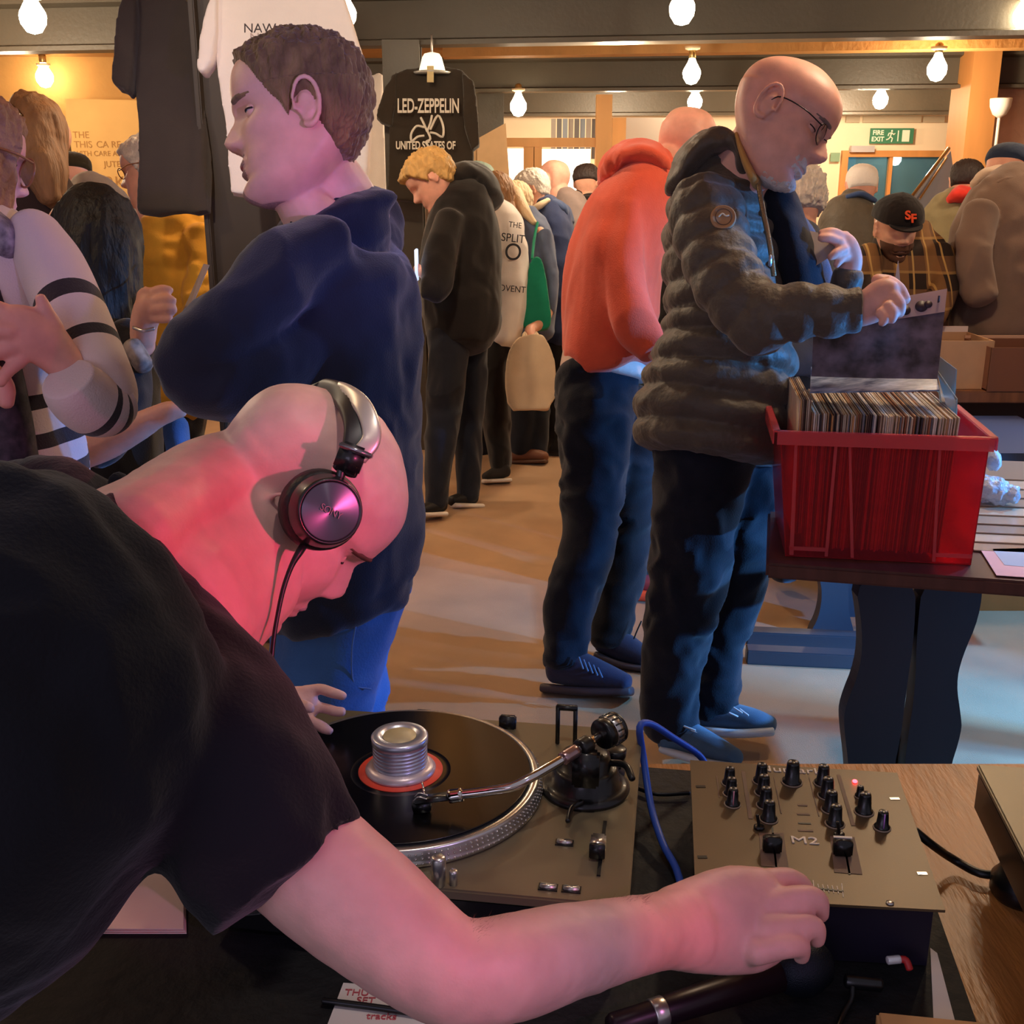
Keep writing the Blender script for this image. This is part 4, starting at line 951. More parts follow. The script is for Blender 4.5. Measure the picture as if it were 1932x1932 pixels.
# ---------------------------------------------------------------- record, clamp
m_vin = mat('vinyl', (8, 8, 9), .22, spec=.7)
rc = root('vinyl_record', PC + tz * .0195); tag(rc, 'black vinyl record with red label lying on the turntable platter', 'record')
n_ = []; 
for k in range(60):
    r_ = .150 - k * .00155; n_ += [(r_, .0032), (r_ - .0008, .0029)]
MB().lathe(PC, [(.1500, .0200), (.1508, .0215)] + [(a, .0195 + b - .0008) for a, b in n_] + [(.052, .0215), (.001, .0215)], 140).build('disc', m_vin, rc)
MB().lathe(PC, [(.049, .0214), (.049, .0222), (.001, .0222)], 72).build('label', mat('label_red', (232, 74, 50), .5), rc)
cl = root('record_weight', PC + tz * .0222); tag(cl, 'ribbed silver record weight standing on the red record label', 'record weight')
MB().lathe(PC, [(.040, .0222), (.041, .025), (.036, .030), (.030, .031)], 60).build('base_ring', mat('clamp_base', (206, 190, 190), .35, .4), cl)
prof = [(.028, .030)]
for k in range(6): h = .031 + k * .0045; prof += [(.0315, h), (.0315, h + .003), (.0295, h + .0035), (.0295, h + .0042)]
prof += [(.0325, .0585), (.0328, .066), (.0310, .068), (.0215, .068), (.0205, .0655), (.0005, .0655)]
MB().lathe(PC, prof, 72).build('ribbed_body', mat('aluminium', (206, 208, 220), .32, .75), cl)
MB().lathe(PC + tz * .0658, [(.0195, 0), (.019, .0012), (.0005, .0012)], 48).build('top_insert', mat('clamp_insert', (190, 176, 136), .5, .2), cl)

# ---------------------------------------------------------------- mixer
MH = .83
mc = [WH(1312, 1697, MH), WH(1783, 1722, MH), WH(1692, 1462, MH), WH(1302, 1438, MH)]
mx = nrm((mc[1] - mc[0]) + (mc[2] - mc[3])); my = nrm((mc[3] - mc[0]) + (mc[2] - mc[1])); Rm = np.stack([mx, nrm(np.cross(tz, mx)), tz], 1); my = Rm[:, 1]
m_mix = mat('mixer_plate', (98, 81, 58), .42, .3, bump=.1, bscale=900)
mi = root('mixer', (np.mean(mc, axis=0)[0], np.mean(mc, axis=0)[1], TH + .013)); tag(mi, 'two channel mixer with dark brown faceplate, black knobs and faders beside the turntable', 'mixer')
MB().prism(mc, (0, 0, .003)).build('faceplate', m_mix, mi, smooth=False)
cen = np.mean(mc, axis=0); inn = [cen + (p_ - cen) * np.array([.93, .93, 1]) for p_ in mc]
m_mb = mat('mixer_body', (26, 20, 40), .5)
MB().prism([p_ - tz * (MH - TH - .014) for p_ in inn], (0, 0, MH - TH - .015)).build('body', m_mb, mi, smooth=False)
HH = MH + .0032
m_kt = mat('knob_tip', (206, 196, 176), .4, .5)
def knob(px, py, s=1.0, line=None):
    c = WH(px, py, HH); o = MB().lathe(c, [(.0092 * s, 0), (.0092 * s, .003), (.0072 * s, .004), (.0060 * s, .020 * s), (.0054 * s, .022 * s), (.0005, .022 * s)], 20).build('knob', m_dk, mi)
    mb = MB()
    for q in (-1, 1): mb.box(c + tz * .0222 * s + mx * .0028 * q * s, (.0022 * s, .003 * s, .0016), Rm)
    mb.build('pointer', m_kt, o)
    MB().lathe(c, [(.0105 * s, .0), (.0105 * s, .0008), (.0092 * s, .0012)], 20).build('knob_ring', mat('ring_print', (150, 130, 110), .5), o)
    if line: MB().box(c + tz * .012 - my * .0068, (.0012, .0015, .018), Rm).build('line', mat('line_' + line[0], line[1], .5), o)
for px, py in ((1376, 1478), (1379, 1498)): knob(px, py, .95)
knob(1382, 1518, .95, ('pink', (230, 150, 170)))
for px, py in ((1436, 1474), (1440, 1496), (1444, 1520), (1450, 1546)): knob(px, py, 1.05)
knob(1494, 1476, 1.25)
for px, py in ((1552, 1478), (1560, 1502), (1567, 1528), (1575, 1555)): knob(px, py, 1.08)
knob(1622, 1503, .62); knob(1630, 1532, 1.1); knob(1664, 1562, .95, ('violet', (190, 130, 220)))
o = MB().ell(WH(1613, 1474, HH + .001), (.003, .003, .002), None, 12, 8).build('led', mat('led_red', (255, 120, 120), .3, emit=(255, 40, 50), estr=14), mi)
m_pr = mat('print_tan', (122, 98, 84), .6); m_prl = mat('print_light', (244, 232, 216), .6)
def strip(px0, py0, px1, py1, wdt, m, name='printed_line'):
    a, b = WH(px0, py0, HH), WH(px1, py1, HH); d = nrm(b - a); s_ = np.cross(tz, d)
    return MB().prism([a - s_ * wdt / 2, b - s_ * wdt / 2, b + s_ * wdt / 2, a + s_ * wdt / 2], (0, 0, .0004)).build(name, m, mi, smooth=False)
strip(1402, 1456, 1416, 1545, .0045, m_pr); strip(1582, 1462, 1610, 1558, .0045, m_pr); strip(1460, 1466, 1474, 1535, .0012, m_pr); strip(1527, 1468, 1545, 1540, .0012, m_pr); strip(1352, 1464, 1357, 1505, .0010, m_pr)
def panel(a, b, c, d): MB().prism([WH(*q, HH) for q in (a, b, c, d)], (0, 0, .0004)).build('fader_panel', m_pr, mi, smooth=False)
panel((1432, 1572), (1478, 1572), (1488, 1638), (1436, 1634)); panel((1566, 1578), (1612, 1580), (1627, 1650), (1574, 1646))
for (a, b) in (((1457, 1560), (1465, 1642)), ((1588, 1566), (1603, 1650)), ((1500, 1671), (1592, 1682))): strip(*a, *b, .0022, m_black, 'fader_slot')
for px, py in ((1457, 1592), (1590, 1598)):
    c = WH(px, py, HH + .009); f_ = MB().box(c, (.020, .013, .018), Rm).build('fader_cap', m_dk, mi, bevel=.002)
    if px > 1500: MB().box(c + tz * .0095 + my * .004, (.0195, .003, .001), Rm).build('cap_line', m_prl, f_, smooth=False)
c = WH(1500, 1668, HH + .008); MB().box(c, (.010, .016, .016), Rm).build('crossfader_cap', m_slv, mi, bevel=.002)
for i, x in enumerate(range(1516, 1590, 9)):
    y = 1672 + (x - 1516) * .11; L_ = 13 if i in (2, 8) else 7; strip(x, y - L_, x + 3, y + L_, .0008, m_prl, 'tick')
for px, py, dx in ((1432, 1563, .2), (1583, 1577, .2)):
    c = WH(px, py, HH); o = MB().lathe(c, [(.006, 0), (.006, .003), (.003, .004)], 14).build('switch', m_dk, mi); MB().tube([c + tz * .003, c + tz * .017 - mx * .003], .0018, n=8).build('switch_lever', m_dk, o)
for px, py in ((1322, 1484), (1325, 1617), (1688, 1507), (1740, 1648)): strip(px - 9, py, px + 9, py, .0048, m_black if px < 1500 else m_slv, 'rack_slot')
for i, (y, wd) in enumerate(((1519, 9), (1536, 12), (1553, 12), (1567, 14))): strip(1514 - wd + i * 2, y, 1514 + wd + i * 2, y + 1, .003, m_pr if i != 2 else m_black, 'meter_mark')
o = MB().lathe(WH(1679, 1704, HH), [(.004, 0), (.004, .001), (.001, .0016)], 14).build('screw', m_slv, mi)
text('Numark', .019, WH(1490, 1453, HH + .0004), mx, my, m_prl, 'lettering', mi, sx=1.25)
text('M2', .019, WH(1518, 1586, HH + .0004), mx, my, m_prl, 'lettering', mi, sx=1.3)
# ---------------------------------------------------------------- right hand deck
RH_ = .872
r0 = WH(1843, 1441, RH_); r1 = WH(1932, 1615, RH_); rd = nrm(r1 - r0); rx = np.array([-rd[1], rd[0], 0]); Rr = np.stack([rx, -rd, tz], 1)
rk = root('second_turntable', np.array([*(r0 + rx * .22 + rd * .17)[:2], TH])); tag(rk, 'black deck, its top tinted olive as reflected light, cut by the right edge beside the mixer', 'turntable')
def Q(a, b, h=0): return r0 + rx * a + rd * b + tz * h
MB().box(Q(.225, .18, -.004), (.45, .36, .008), Rr).build('top_plate', m_plate, rk, smooth=False, bevel=.002)
MB().box(Q(.225, .18, -.033), (.446, .356, .050), Rr).build('body', m_dk, rk, smooth=False, bevel=.003)
MB().box(Q(.24, .18, -.066), (.40, .31, .02), Rr).build('underside', m_dk, rk, smooth=False)
for a, b in ((.045, .07), (.045, .29), (.40, .07), (.40, .29)): 
    c = Q(a, b, TH - RH_); MB().lathe(c, [(.030, 0), (.034, .006), (.034, .022), (.028, .03), (.02, .052), (.018, .06)], 28).build('foot', m_dk, rk)
# ---------------------------------------------------------------- cables, microphone, papers
m_bc = mat('cable_blue', (52, 84, 176), .45)
o = MB().tube([WH(1335, 1450, .78), WH(1318, 1424, .80), WH(1270, 1392, .84), WH(1228, 1366, .87), WH(1207, 1372, .875), WH(1214, 1430, .83), WH(1228, 1520, .79), WH(1250, 1590, .775), WH(1276, 1640, .768), WH(1292, 1700, .766)], .0045, n=12).build('blue_cable', m_bc)
tag(o, 'blue cable looping between the turntable and the mixer', 'cable')
o = MB().tube([WH(1200, 1486, .765), WH(1240, 1498, .765), WH(1300, 1496, .765)], .003, n=8).build('black_cable', m_black); tag(o, 'thin black cable between turntable and mixer, beside the blue one', 'cable')
o = MB().tube([WH(1727, 1568, .80), WH(1760, 1595, .785), WH(1800, 1622, .76), WH(1850, 1648, .757), WH(1900, 1650, .757)], .005, n=10).build('black_cable', m_black); tag(o, 'black cable running from the mixer to the right hand deck', 'cable')
mcph = root('microphone', WH(1370, 1880, TH + .014)); tag(mcph, 'black microphone with silver ring lying on the mat below the hand', 'microphone')
a, b = WH(1150, 1940, .785), WH(1470, 1838, .790); d_ = nrm(b - a); L_ = np.linalg.norm(b - a)
m_mic = mat('mic_black', (34, 20, 28), .35, .3)
MB().lathe(a, [(.010, 0), (.0125, .004), (.0125, .03), (.013, .05), (.0165, L_)], 32, axis=d_).build('handle', m_mic, mcph)
MB().lathe(a + d_ * (L_ * .235), [(.0134, 0), (.0142, .001), (.0142, .013), (.0134, .014)], 32, axis=d_).build('silver_ring', m_slv, mcph)
MB().lathe(b, [(.0165, -.002), (.022, .006), (.0275, .018), (.0285, .026), (.0270, .034), (.022, .048), (.012, .056), (.001, .058)], 36, axis=d_).build('grille', mat('mic_grille', (24, 30, 40), .4, .6, bump=1, bscale=900), mcph)
plug = root('jack_plug', WH(1680, 1822, .762)); c = WH(1675, 1812, .785)
MB().tube([c, c + mx * .012 + my * .003], .0042, n=12, cap=.3).build('plug_body', mat('plug_white', (225, 225, 225), .3, .3), plug)
MB().tube([c + mx * .012 + my * .003, c + mx * .018 + my * .002, c + mx * .021 - my * .003 - tz * .006], .0036, n=12).build('plug_sleeve', mat('plug_red', (180, 40, 40), .5), plug)
tag(plug, 'small white and red jack plug in the dark gap below the mixer', 'plug')
o = MB().tube([WH(1608, 1862, .775), WH(1606, 1885, .768), WH(1590, 1915, .764), WH(1575, 1950, .764)], .003, n=8).build('thin_cable', m_black); tag(o, 'thin dark cable trailing on the mat right of the microphone', 'cable')
MBc = MB().tube([WH(1598, 1851, .776), WH(1660, 1858, .776)], .007, n=10); o = MBc.build('cable_connector', m_dk); tag(o, 'black cable connector on the mat below the mixer', 'connector')
m_pap = mat('paper', (226, 214, 206), .85)
def paper(name, pts, h, label, cat='paper', th=.0012, m=m_pap):
    o = MB().prism([WH(px, py, h) for px, py in pts], (0, 0, th)).build(name, m, smooth=False); return tag(o, label, cat) if label else o
paper('white_sheet', [(1755, 1790), (1768, 1800), (1806, 1945), (1762, 1945)], TH + .014, 'white paper edge showing on the mat between mixer and wooden table edge')
# folded papers by the DJ
m_p2 = mat('paper_cream', (232, 208, 194), .85, var=.06, vscale=10)
pp = root('folded_papers', WH(220, 1700, TH + .0135)); 
for k in range(3):
    MB().prism([WH(92 + 5 * k, 1762 - 4 * k, TH + .0135 + .003 * k), WH(352 - 3 * k, 1762 - 4 * k, TH + .0135 + .003 * k), WH(348, 1590, TH + .0135 + .003 * k), WH(80 + 5 * k, 1590, TH + .0135 + .003 * k)], (0, 0, .0012)).build('sheet', m_p2, pp, smooth=False)
tag(pp, 'cream folded paper sheets seen under the arm of the black t-shirt', 'paper')
nt2 = paper('handwritten_note', [(648, 1856), (840, 1870), (800, 1960), (612, 1950)], TH + .0135, 'white handwritten note with small red writing below the bare elbow', 'note')
m_ri = mat('red_ink', (190, 84, 90), .8)
rt_ = nt2
for i, (s_, px, py) in enumerate((('THU 9 PM', 700, 1874), ('SET', 690, 1888), ('tracks', 720, 1918))):
    text(s_, .012, WH(px, py, TH + .0152), (1, -.04, 0), (.04, 1, 0), m_ri, 'handwriting', rt_)
o = MB().tube([WH(610, 1888, TH + .019), WH(690, 1898, TH + .019), WH(760, 1908, TH + .019), WH(860, 1925, TH + .018)], .0032, n=8).build('black_cable', m_black); tag(o, 'black cable crossing the handwritten note below the elbow', 'cable')
o = MB().box(WH(1890, 2030, TH + .03) , (.20, .10, .03), Rr).build('cardboard_box', mat('cardboard', (180, 140, 104), .8, var=.08, vscale=8), bevel=.003); tag(o, 'edge of a light brown cardboard lid at the bottom right corner', 'box')
# ================================================================ record table with the red crate
m_dkw = mat('dark_table_wood', (84, 50, 44), .4, var=.2, vscale=6, stretch=(6, 1, 1), coat=.2)
m_leg = mat('dark_leg_wood', (32, 21, 20), .45, var=.2, vscale=6, stretch=(1, 1, .2))
CT = .70
ct = root('record_table', WH(1700, 1060, CT) * np.array([1, 1, 0])); tag(ct, 'dark wooden pub table with curved plank legs holding the red record crate', 'table')
f0, f1 = WH(1446, 1063, CT), WH(1932, 1098, CT); fd = nrm(f1 - f0); f1 = f0 + fd * 1.35; bdv = nrm(np.array([-fd[1], fd[0], 0])) * .43
MB().prism([f0, f1, f1 + bdv, f0 + bdv], (0, 0, -.036)).build('tabletop', m_dkw, ct, smooth=False, bevel=.006)
YL = 2.50
sdt = root('side_table', (1.9, 3.1, 0)); tag(sdt, 'dark wooden table pushed against the far side of the crate table at the right', 'table')
sp0 = f0 + fd * .66 + bdv * 1.015; MB().prism([sp0, sp0 + fd * .9, sp0 + fd * .9 + bdv * .85, sp0 + bdv * .85], (0, 0, -.036)).build('tabletop', m_dkw, sdt, smooth=False, bevel=.006)
for a_ in (.75, .85):
    q0 = sp0 + fd * a_ + bdv * .3; MB().box((q0[0], q0[1], .33), (.06, .06, .66)).build('leg', m_leg, sdt, smooth=False)
Llp = [(1612, 1088), (1628, 1190), (1624, 1262), (1594, 1335), (1592, 1370), (1602, 1450), (1606, 1560), (1596, 1640), (1706, 1640), (1688, 1560), (1686, 1450), (1698, 1400), (1712, 1290), (1726, 1190), (1728, 1088)]
Rlp = [(1742, 1088), (1730, 1190), (1727, 1300), (1712, 1400), (1704, 1470), (1700, 1560), (1690, 1640), (1806, 1640), (1790, 1560), (1788, 1465), (1815, 1380), (1813, 1350), (1804, 1290), (1815, 1240), (1848, 1165), (1856, 1088)]
def smooth_poly(pts, k=2):
    P = np.array(pts, float)
    for _ in range(k):
        Q_ = []
        for i in range(len(P)):
            a, b = P[i], P[(i + 1) % len(P)]; Q_ += [a * .75 + b * .25, a * .25 + b * .75]
        P = np.array(Q_)
    return P
for lp in (Llp, Rlp):
    ring = [WY(px, py, YL) for px, py in smooth_poly(lp)]; ring = [np.array([p[0], p[1], max(p[2], 0.0)]) for p in ring]
    MB().prism(ring, (0, .05, 0)).build('leg', m_leg, ct, smooth=False)
a, b = WY(1690, 1150, YL + .05), WY(1740, 1180, YL + .05)
for (x0, y0, x1, y1) in ((1690, 1130, 1745, 1190), (1680, 1378, 1720, 1432)):
    a, b = WY(x0, y0, YL + .1), WY(x1, y1, YL + .1); MB().box(((a[0] + b[0]) / 2, YL + .23, (a[2] + b[2]) / 2), (b[0] - a[0], .34, a[2] - b[2])).build('stretcher', m_leg, ct, smooth=False)
# second pair of legs further along
# ---------------------------------------------------------------- crate
m_red = mat('crate_red', (255, 96, 108), .2, trans=.88, ior=1.12, spec=.6, coat=.3)
CB = CT + .001
bo = [WH(1482, 1052, CB), WH(1834, 1069, CB)]; TT = .975
TT = (WY(1472, 812, bo[0][1] - .012)[2] + WY(1868, 830, bo[1][1] - .012)[2]) / 2
to = [WY(1472, 812, bo[0][1] - .012), WY(1868, 830, bo[1][1] - .012)]
cd_ = nrm(bo[1] - bo[0]); cn = np.array([-cd_[1], cd_[0], 0]); cdep = .345
cr = root('record_crate', (bo[0] + bo[1]) / 2 + cn * .17); tag(cr, 'translucent red plastic crate packed with records on the dark pub table', 'crate')
B4 = [bo[0] + cn * .01, bo[1] + cn * .01, bo[1] + cn * (cdep - .02), bo[0] + cn * (cdep - .02)]
# outward flare to the rim
ctr = sum(B4) / 4; sx = np.linalg.norm(to[1] - to[0]) / np.linalg.norm(bo[1] - bo[0]); mid = (to[0] + to[1]) / 2
hw = np.linalg.norm(to[1] - to[0]) / 2
T4 = [np.array([*(mid - cd_ * hw)[:2], TT]), np.array([*(mid + cd_ * hw)[:2], TT]), np.array([*(mid + cd_ * hw + cn * (cdep + .015))[:2], TT]), np.array([*(mid - cd_ * hw + cn * (cdep + .015))[:2], TT])]
th = .0028
def wall(i, j, name):
    n_in = nrm(np.cross(T4[j] - T4[i], B4[i] - T4[i])); c_ = sum(B4) / 4; 
    if n_in @ (c_ - B4[i]) < 0: n_in = -n_in
    MB().prism([B4[i], B4[j], T4[j], T4[i]], n_in * th).build(name, m_red, cr, smooth=False)
wall(0, 1, 'front_wall'); wall(1, 2, 'end_wall'); wall(2, 3, 'back_wall'); wall(3, 0, 'end_wall')
MB().prism(B4, (0, 0, .003)).build('floor_panel', m_red, cr, smooth=False)
m_rr = mat('crate_rim', (255, 110, 116), .25, trans=.6, ior=1.2, coat=.4)
for i, j in ((0, 1), (1, 2), (2, 3), (3, 0)):
    d = nrm(T4[j] - T4[i]); o_ = np.array([d[1], -d[0], 0])
    a, b = T4[i] - d * .006, T4[j] + d * .006
    mb = MB(); mb.prism([a, b, b + o_ * .014, a + o_ * .014], (0, 0, .004)); mb.prism([a + o_ * .012, b + o_ * .012, b + o_ * .015, a + o_ * .015], (0, 0, -.026)); mb.build('rim', m_rr, cr, smooth=False)
# raised ribs on the front
for (x0t, x1t, x0b, x1b) in ((1500, 1506, 1488, 1496), (1578, 1584, 1556, 1562), (1604, 1609, 1606, 1612), (1776, 1781, 1760, 1766), (1600, 1630, 0, 0)):
    if x0b == 0: continue
    A = [WH(x0b, 1053, CB + .004), WH(x1b, 1053, CB + .004)]
    fr = lambda x, t: B4[0] * (1 - t) * (1 - x) + B4[1] * (1 - t) * x + T4[0] * t * (1 - x) + T4[1] * t * x
    xb0, xb1 = (x0b - 1480) / 354, (x1b - 1480) / 354; xt0, xt1 = (x0t - 1472) / 400, (x1t - 1472) / 400
    MB().prism([fr(xb0, .02), fr(xb1, .02), fr(xt1, .95), fr(xt0, .95)], -cn * .006).build('rib', m_rr, cr, smooth=False)
for x0, x1 in ((1488, 1560), (1760, 1832)):
    xa_, xb_ = (x0 - 1480) / 354, (x1 - 1480) / 354
    MB().prism([fr(xa_, .06), fr(xb_, .06), fr(xb_, .09), fr(xa_, .09)], -cn * .006).build('rib', m_rr, cr, smooth=False)
# ---------------------------------------------------------------- records in the crate
cols = [(196, 170, 140), (150, 118, 92), (214, 196, 170), (92, 66, 54), (178, 140, 100), (230, 220, 206), (60, 50, 54), (168, 110, 76), (120, 120, 126), (200, 150, 96)]
protos = []
Rc = np.stack([cd_, cn, tz], 1)
S_ = .312
for i, c_ in enumerate(cols):
    mb = MB().box((0, 0, S_ / 2), (.0030, S_, S_)); o = mb.build('record_sleeve', mat('sleeve_%d' % i, c_, .6, var=.15, vscale=30), smooth=False, bevel=.0008)
    protos.append(o)
x0_ = WH(1505, 1052, CB)[0]; Lrow = .322; N = 82
yaw = math.atan2(cd_[1], cd_[0]); used = set()
for k in range(N):
    i = random.randrange(len(cols)) if random.random() < .75 else (5 if k % 2 else 2)
    o = protos[i] if i not in used else protos[i].copy()
    if i in used: COL.objects.link(o)
    used.add(i)
    t_ = k / (N - 1); p = bo[0] + cd_ * (.014 + Lrow * t_) + cn * (.175 + random.uniform(-.008, .008))
    if k < 7: p = p + cn * .015 + tz * .0
    o.location = (p[0], p[1], CB + .018 + random.uniform(0, .005) + (.028 if k < 7 else 0)); o.rotation_euler = (0, -.015 + .05 * t_ + random.uniform(-.004, .004), yaw)
    tag(o, 'record sleeve standing edge on among the full row inside the red crate', 'record', 'records in the red crate')
for i in range(len(cols)):
    if i not in used: D.objects.remove(protos[i])
# clear dividers
m_clr = mat('clear_sheet', (186, 204, 200), .12, trans=.6, ior=1.15, coat=.5)
for i, (pts, lb) in enumerate(((((1766, 668, 2.66), (1804, 697, 2.55), (1800, 760, 2.55), (1762, 735, 2.66)), 'back clear plastic divider sticking up from the right end of the crate'), (((1762, 690, 2.60), (1805, 752, 2.50), (1803, 830, 2.50), (1780, 800, 2.60)), 'front clear plastic divider leaning at the right end of the record row'))):
    o = MB().prism([W(*p) for p in pts], cd_ * .002).build('plastic_divider', m_clr, smooth=False); tag(o, lb, 'divider')
# held record
hr = root('held_record', W(1655, 735, 2.56)); tag(hr, 'dark picture record cover held up over the red crate by the bald person', 'record')
m_cov = mat('cover_dark', (20, 18, 24), .4, var=.6, vscale=20, vcol=(112, 100, 120), coat=.2)
c4 = [W(1536, 590, 2.62), W(1787, 545, 2.55), W(1768, 722, 2.50), W(1530, 738, 2.57)]
nc = nrm(np.cross(c4[1] - c4[0], c4[3] - c4[0])); nc = nc if nc[1] > 0 else -nc
MB().prism(c4, nc * .004).build('cover', m_cov, hr, smooth=False)
def cq(u, v): return (c4[0] * (1 - u) + c4[1] * u) * (1 - v) + (c4[3] * (1 - u) + c4[2] * u) * v - nc * .0012
MB().prism([cq(.02, .0), cq(1, .0), cq(1, .25), cq(.02, .25)], nc * .001).build('title_strip', mat('title_strip', (176, 150, 150), .5), hr, smooth=False)
m_ik = mat('ink_dark', (48, 30, 44), .5)
for u_, v_, r_ in ((.70, .165, .012), (.82, .15, .014), (.87, .14, .009)): MB().lathe(cq(u_, v_), [(.0003, -.0012), (r_, -.0012), (r_, 0)], 20, axis=nc).build('printed_dot', m_ik, hr)
MB().box(cq(.945, .13), (.004, .002, .028)).build('printed_bar', m_ik, hr)
MB().prism([W(1528, 742, 2.52), W(1772, 738, 2.46), W(1762, 692, 2.56), W(1530, 694, 2.62)], (0, 0, .003)).build('plastic_outer', mat('plastic_reflection', (40, 60, 100), .12, var=.8, vscale=22, vcol=(170, 190, 220), coat=.8, stretch=(1, 3, 1)), hr, smooth=False)  # blue and pale streaks put reflections into the sleeve's colour
o = MB().prism([W(1684, 560, 2.66), W(1695, 492, 2.66), W(1701, 560, 2.64)], (0, .003, 0)).build('price_tag', mat('tag_white', (206, 196, 196), .6), smooth=False); tag(o, 'narrow pointed white card sticking up behind the held record', 'card')
# clear sleeve in left hand
o = MB().prism([W(1505, 430, 2.82), W(1575, 446, 2.76), W(1590, 470, 2.74), W(1532, 506, 2.74), W(1508, 480, 2.78)], (0, .003, 0)).build('clear_record_sleeve', mat('sleeve_grey', (188, 176, 168), .2, trans=.35, ior=1.1, coat=.4), smooth=False); tag(o, 'grey translucent record sleeve held in the raised hand of the jacket wearer', 'record')
# ---------------------------------------------------------------- things on the table at right
m_plas = mat('crumpled_plastic', (210, 220, 232), .12, trans=.35, ior=1.2, bump=1, bscale=40, coat=.6)
pg2 = []
for k in range(9):
    a = WH(1838 + k * 1.5, 1040 - k * 17, CT + .002 + .004 * k); b = a + cd_ * .32; dz = cn * .22
    o = MB().prism([a, b, b + dz, a + dz], (0, 0, .003)).build('flat_record', mat('flat_sleeve_%d' % (k % 3), [(170, 140, 112), (196, 170, 140), (150, 126, 104)][k % 3], .3, coat=.4), smooth=False)
    tag(o, 'plastic covered record lying flat in the overlapping row right of the crate', 'record', 'flat records on the pub table')
mb = MB(); mb.loft([(1850, 918, 2.9, 22, .04), (1880, 928, 2.88, 22, .05), (1912, 934, 2.86, 14, .03)], n=24); o = mb.build('crumpled_bag', m_plas, remesh=.004, sm=1, disp=folds(.012, .03, (1, 1, 1), 4)); tag(o, 'crumpled clear plastic bag on the flat records right of the crate', 'bag')
mb = MB(); mb.ell(W(1874, 868, 2.95), (.02, .03, .03), None, 16, 10); o = mb.build('plastic_knot', m_plas, disp=folds(.006, .02, (1, 1, 1), 4)); tag(o, 'small knot of clear plastic against the right side of the crate', 'bag')
fl = paper('flyer', [(1845, 1030), (1960, 1022), (1965, 1092), (1880, 1086)], CT + .003, 'pale blue flyer with pink border on the table edge at right', 'flyer', m=mat('flyer_pink', (236, 190, 196), .5))
MB().prism([WH(*q, CT + .0044) for q in ((1872, 1036), (1960, 1034), (1960, 1072), (1895, 1066))], (0, 0, .0006)).build('flyer_panel', mat('flyer_blue', (176, 200, 226), .5), fl, smooth=False)
# ---------------------------------------------------------------- bench behind and cardboard boxes
YB2 = 4.2
bt = root('stall_table', (2.2, 4.5, 0)); z_ = WY(1850, 740, YB2)[2]
MB().box((2.35, YB2 + .18, z_ - .02), (1.7, .36, .045)).build('tabletop', mat('bench_brown', (128, 84, 56), .5, var=.2, vscale=6, stretch=(6, 1, 1)), bt, smooth=False, bevel=.004)
MB().box((2.4, YB2 + .25, (z_ - .04) / 2), (1.4, .05, z_ - .04)).build('front_panel', mat('panel_dark', (46, 26, 24), .6), bt, smooth=False)
tag(bt, 'brown stall table holding open cardboard boxes at the right', 'table')
m_cb = mat('cardboard_face', (196, 158, 122), .8, var=.06, vscale=10); m_cbd = mat('cardboard_brown', (124, 82, 62), .8)
for (x0, x1, y0, y1, dz, mm, ml, lb) in ((1776, 1866, 645, 729, 0.05, m_cb, mat('flap_pale', (226, 210, 204), .8), 'open tan cardboard box with raised pale flap on the stall table'), (1871, 1990, 658, 733, 0.0, m_cbd, mat('flap_tan', (204, 166, 140), .8), 'brown cardboard box with pale rim at the right edge on the stall table')):
    a = WY(x0, y0, YB2 + dz); b = WY(x1, y1, YB2 + dz); w_, h_ = b[0] - a[0], a[2] - z_; cx = (a[0] + b[0]) / 2
    bxr = root('cardboard_box', (cx, YB2 + .15, z_ + .003)); Yf = YB2 + dz
    for nm, c, s in (('front_side', (cx, Yf, z_ + h_ / 2 + .004), (w_, .006, h_)), ('back_side', (cx, Yf + .26, z_ + h_ / 2 + .004), (w_, .006, h_)), ('end_side', (a[0] + .003, Yf + .13, z_ + h_ / 2 + .004), (.006, .26, h_)), ('end_side', (b[0] - .003, Yf + .13, z_ + h_ / 2 + .004), (.006, .26, h_)), ('base', (cx, Yf + .13, z_ + .006), (w_, .26, .006))):
        MB().box(c, s).build(nm, mm, bxr, smooth=False)
    fz = WY(x0, y0 - (28 if dz else 18), Yf + .26)[2]; MB().box((cx, Yf + .265, (fz + z_ + h_) / 2), (w_, .006, max(.03, fz - z_ - h_))).build('flap', ml, bxr, smooth=False)
    tag(bxr, lb, 'box')
bp_ = struct(MB().box((WY(2000, 1150, 3.85)[0] - .05, 3.87, .27), (1.15, .04, .54)).build('trim_10', m_oak, smooth=False))
# far trestle feet
ft = root('far_table', WH(1560, 1230, 0)); m_ft = mat('far_leg', (58, 60, 70), .45)
YF = 3.62
lp = [(1545, 1085), (1552, 1120), (1545, 1165), (1528, 1195), (1525, 1240), (1622, 1240), (1612, 1195), (1600, 1150), (1602, 1120), (1600, 1085)]
ring = [WY(px, py, YF) for px, py in smooth_poly(lp)]; MB().prism(ring, (0, .05, 0)).build('leg', m_ft, ft, smooth=False)
for (y, dy) in ((1228, 0.0), (1192, .28)):
    a, b = WH(1408, y + 26, 0), WH(1700, y + 40, 0); d = nrm(b - a); s_ = np.array([-d[1], d[0], 0]) * .06
    MB().prism([a, b, b + s_, a + s_], (0, 0, .05)).build('foot_rail', m_ft, ft, smooth=False, bevel=.004)
a, b = WY(1540, 900, YF), WY(1720, 1100, YF); MB().box(((a[0] + b[0]) / 2 + .2, YF + .2, .66), (1.0, .6, .04)).build('tabletop', m_ft, ft, smooth=False)
MB().box(((a[0] + b[0]) / 2, YF + .07, .35), (.06, .05, .6)).build('brace', m_ft, ft, smooth=False)
tag(ft, 'dark trestle table base with foot rails on the floor behind the record table', 'table')
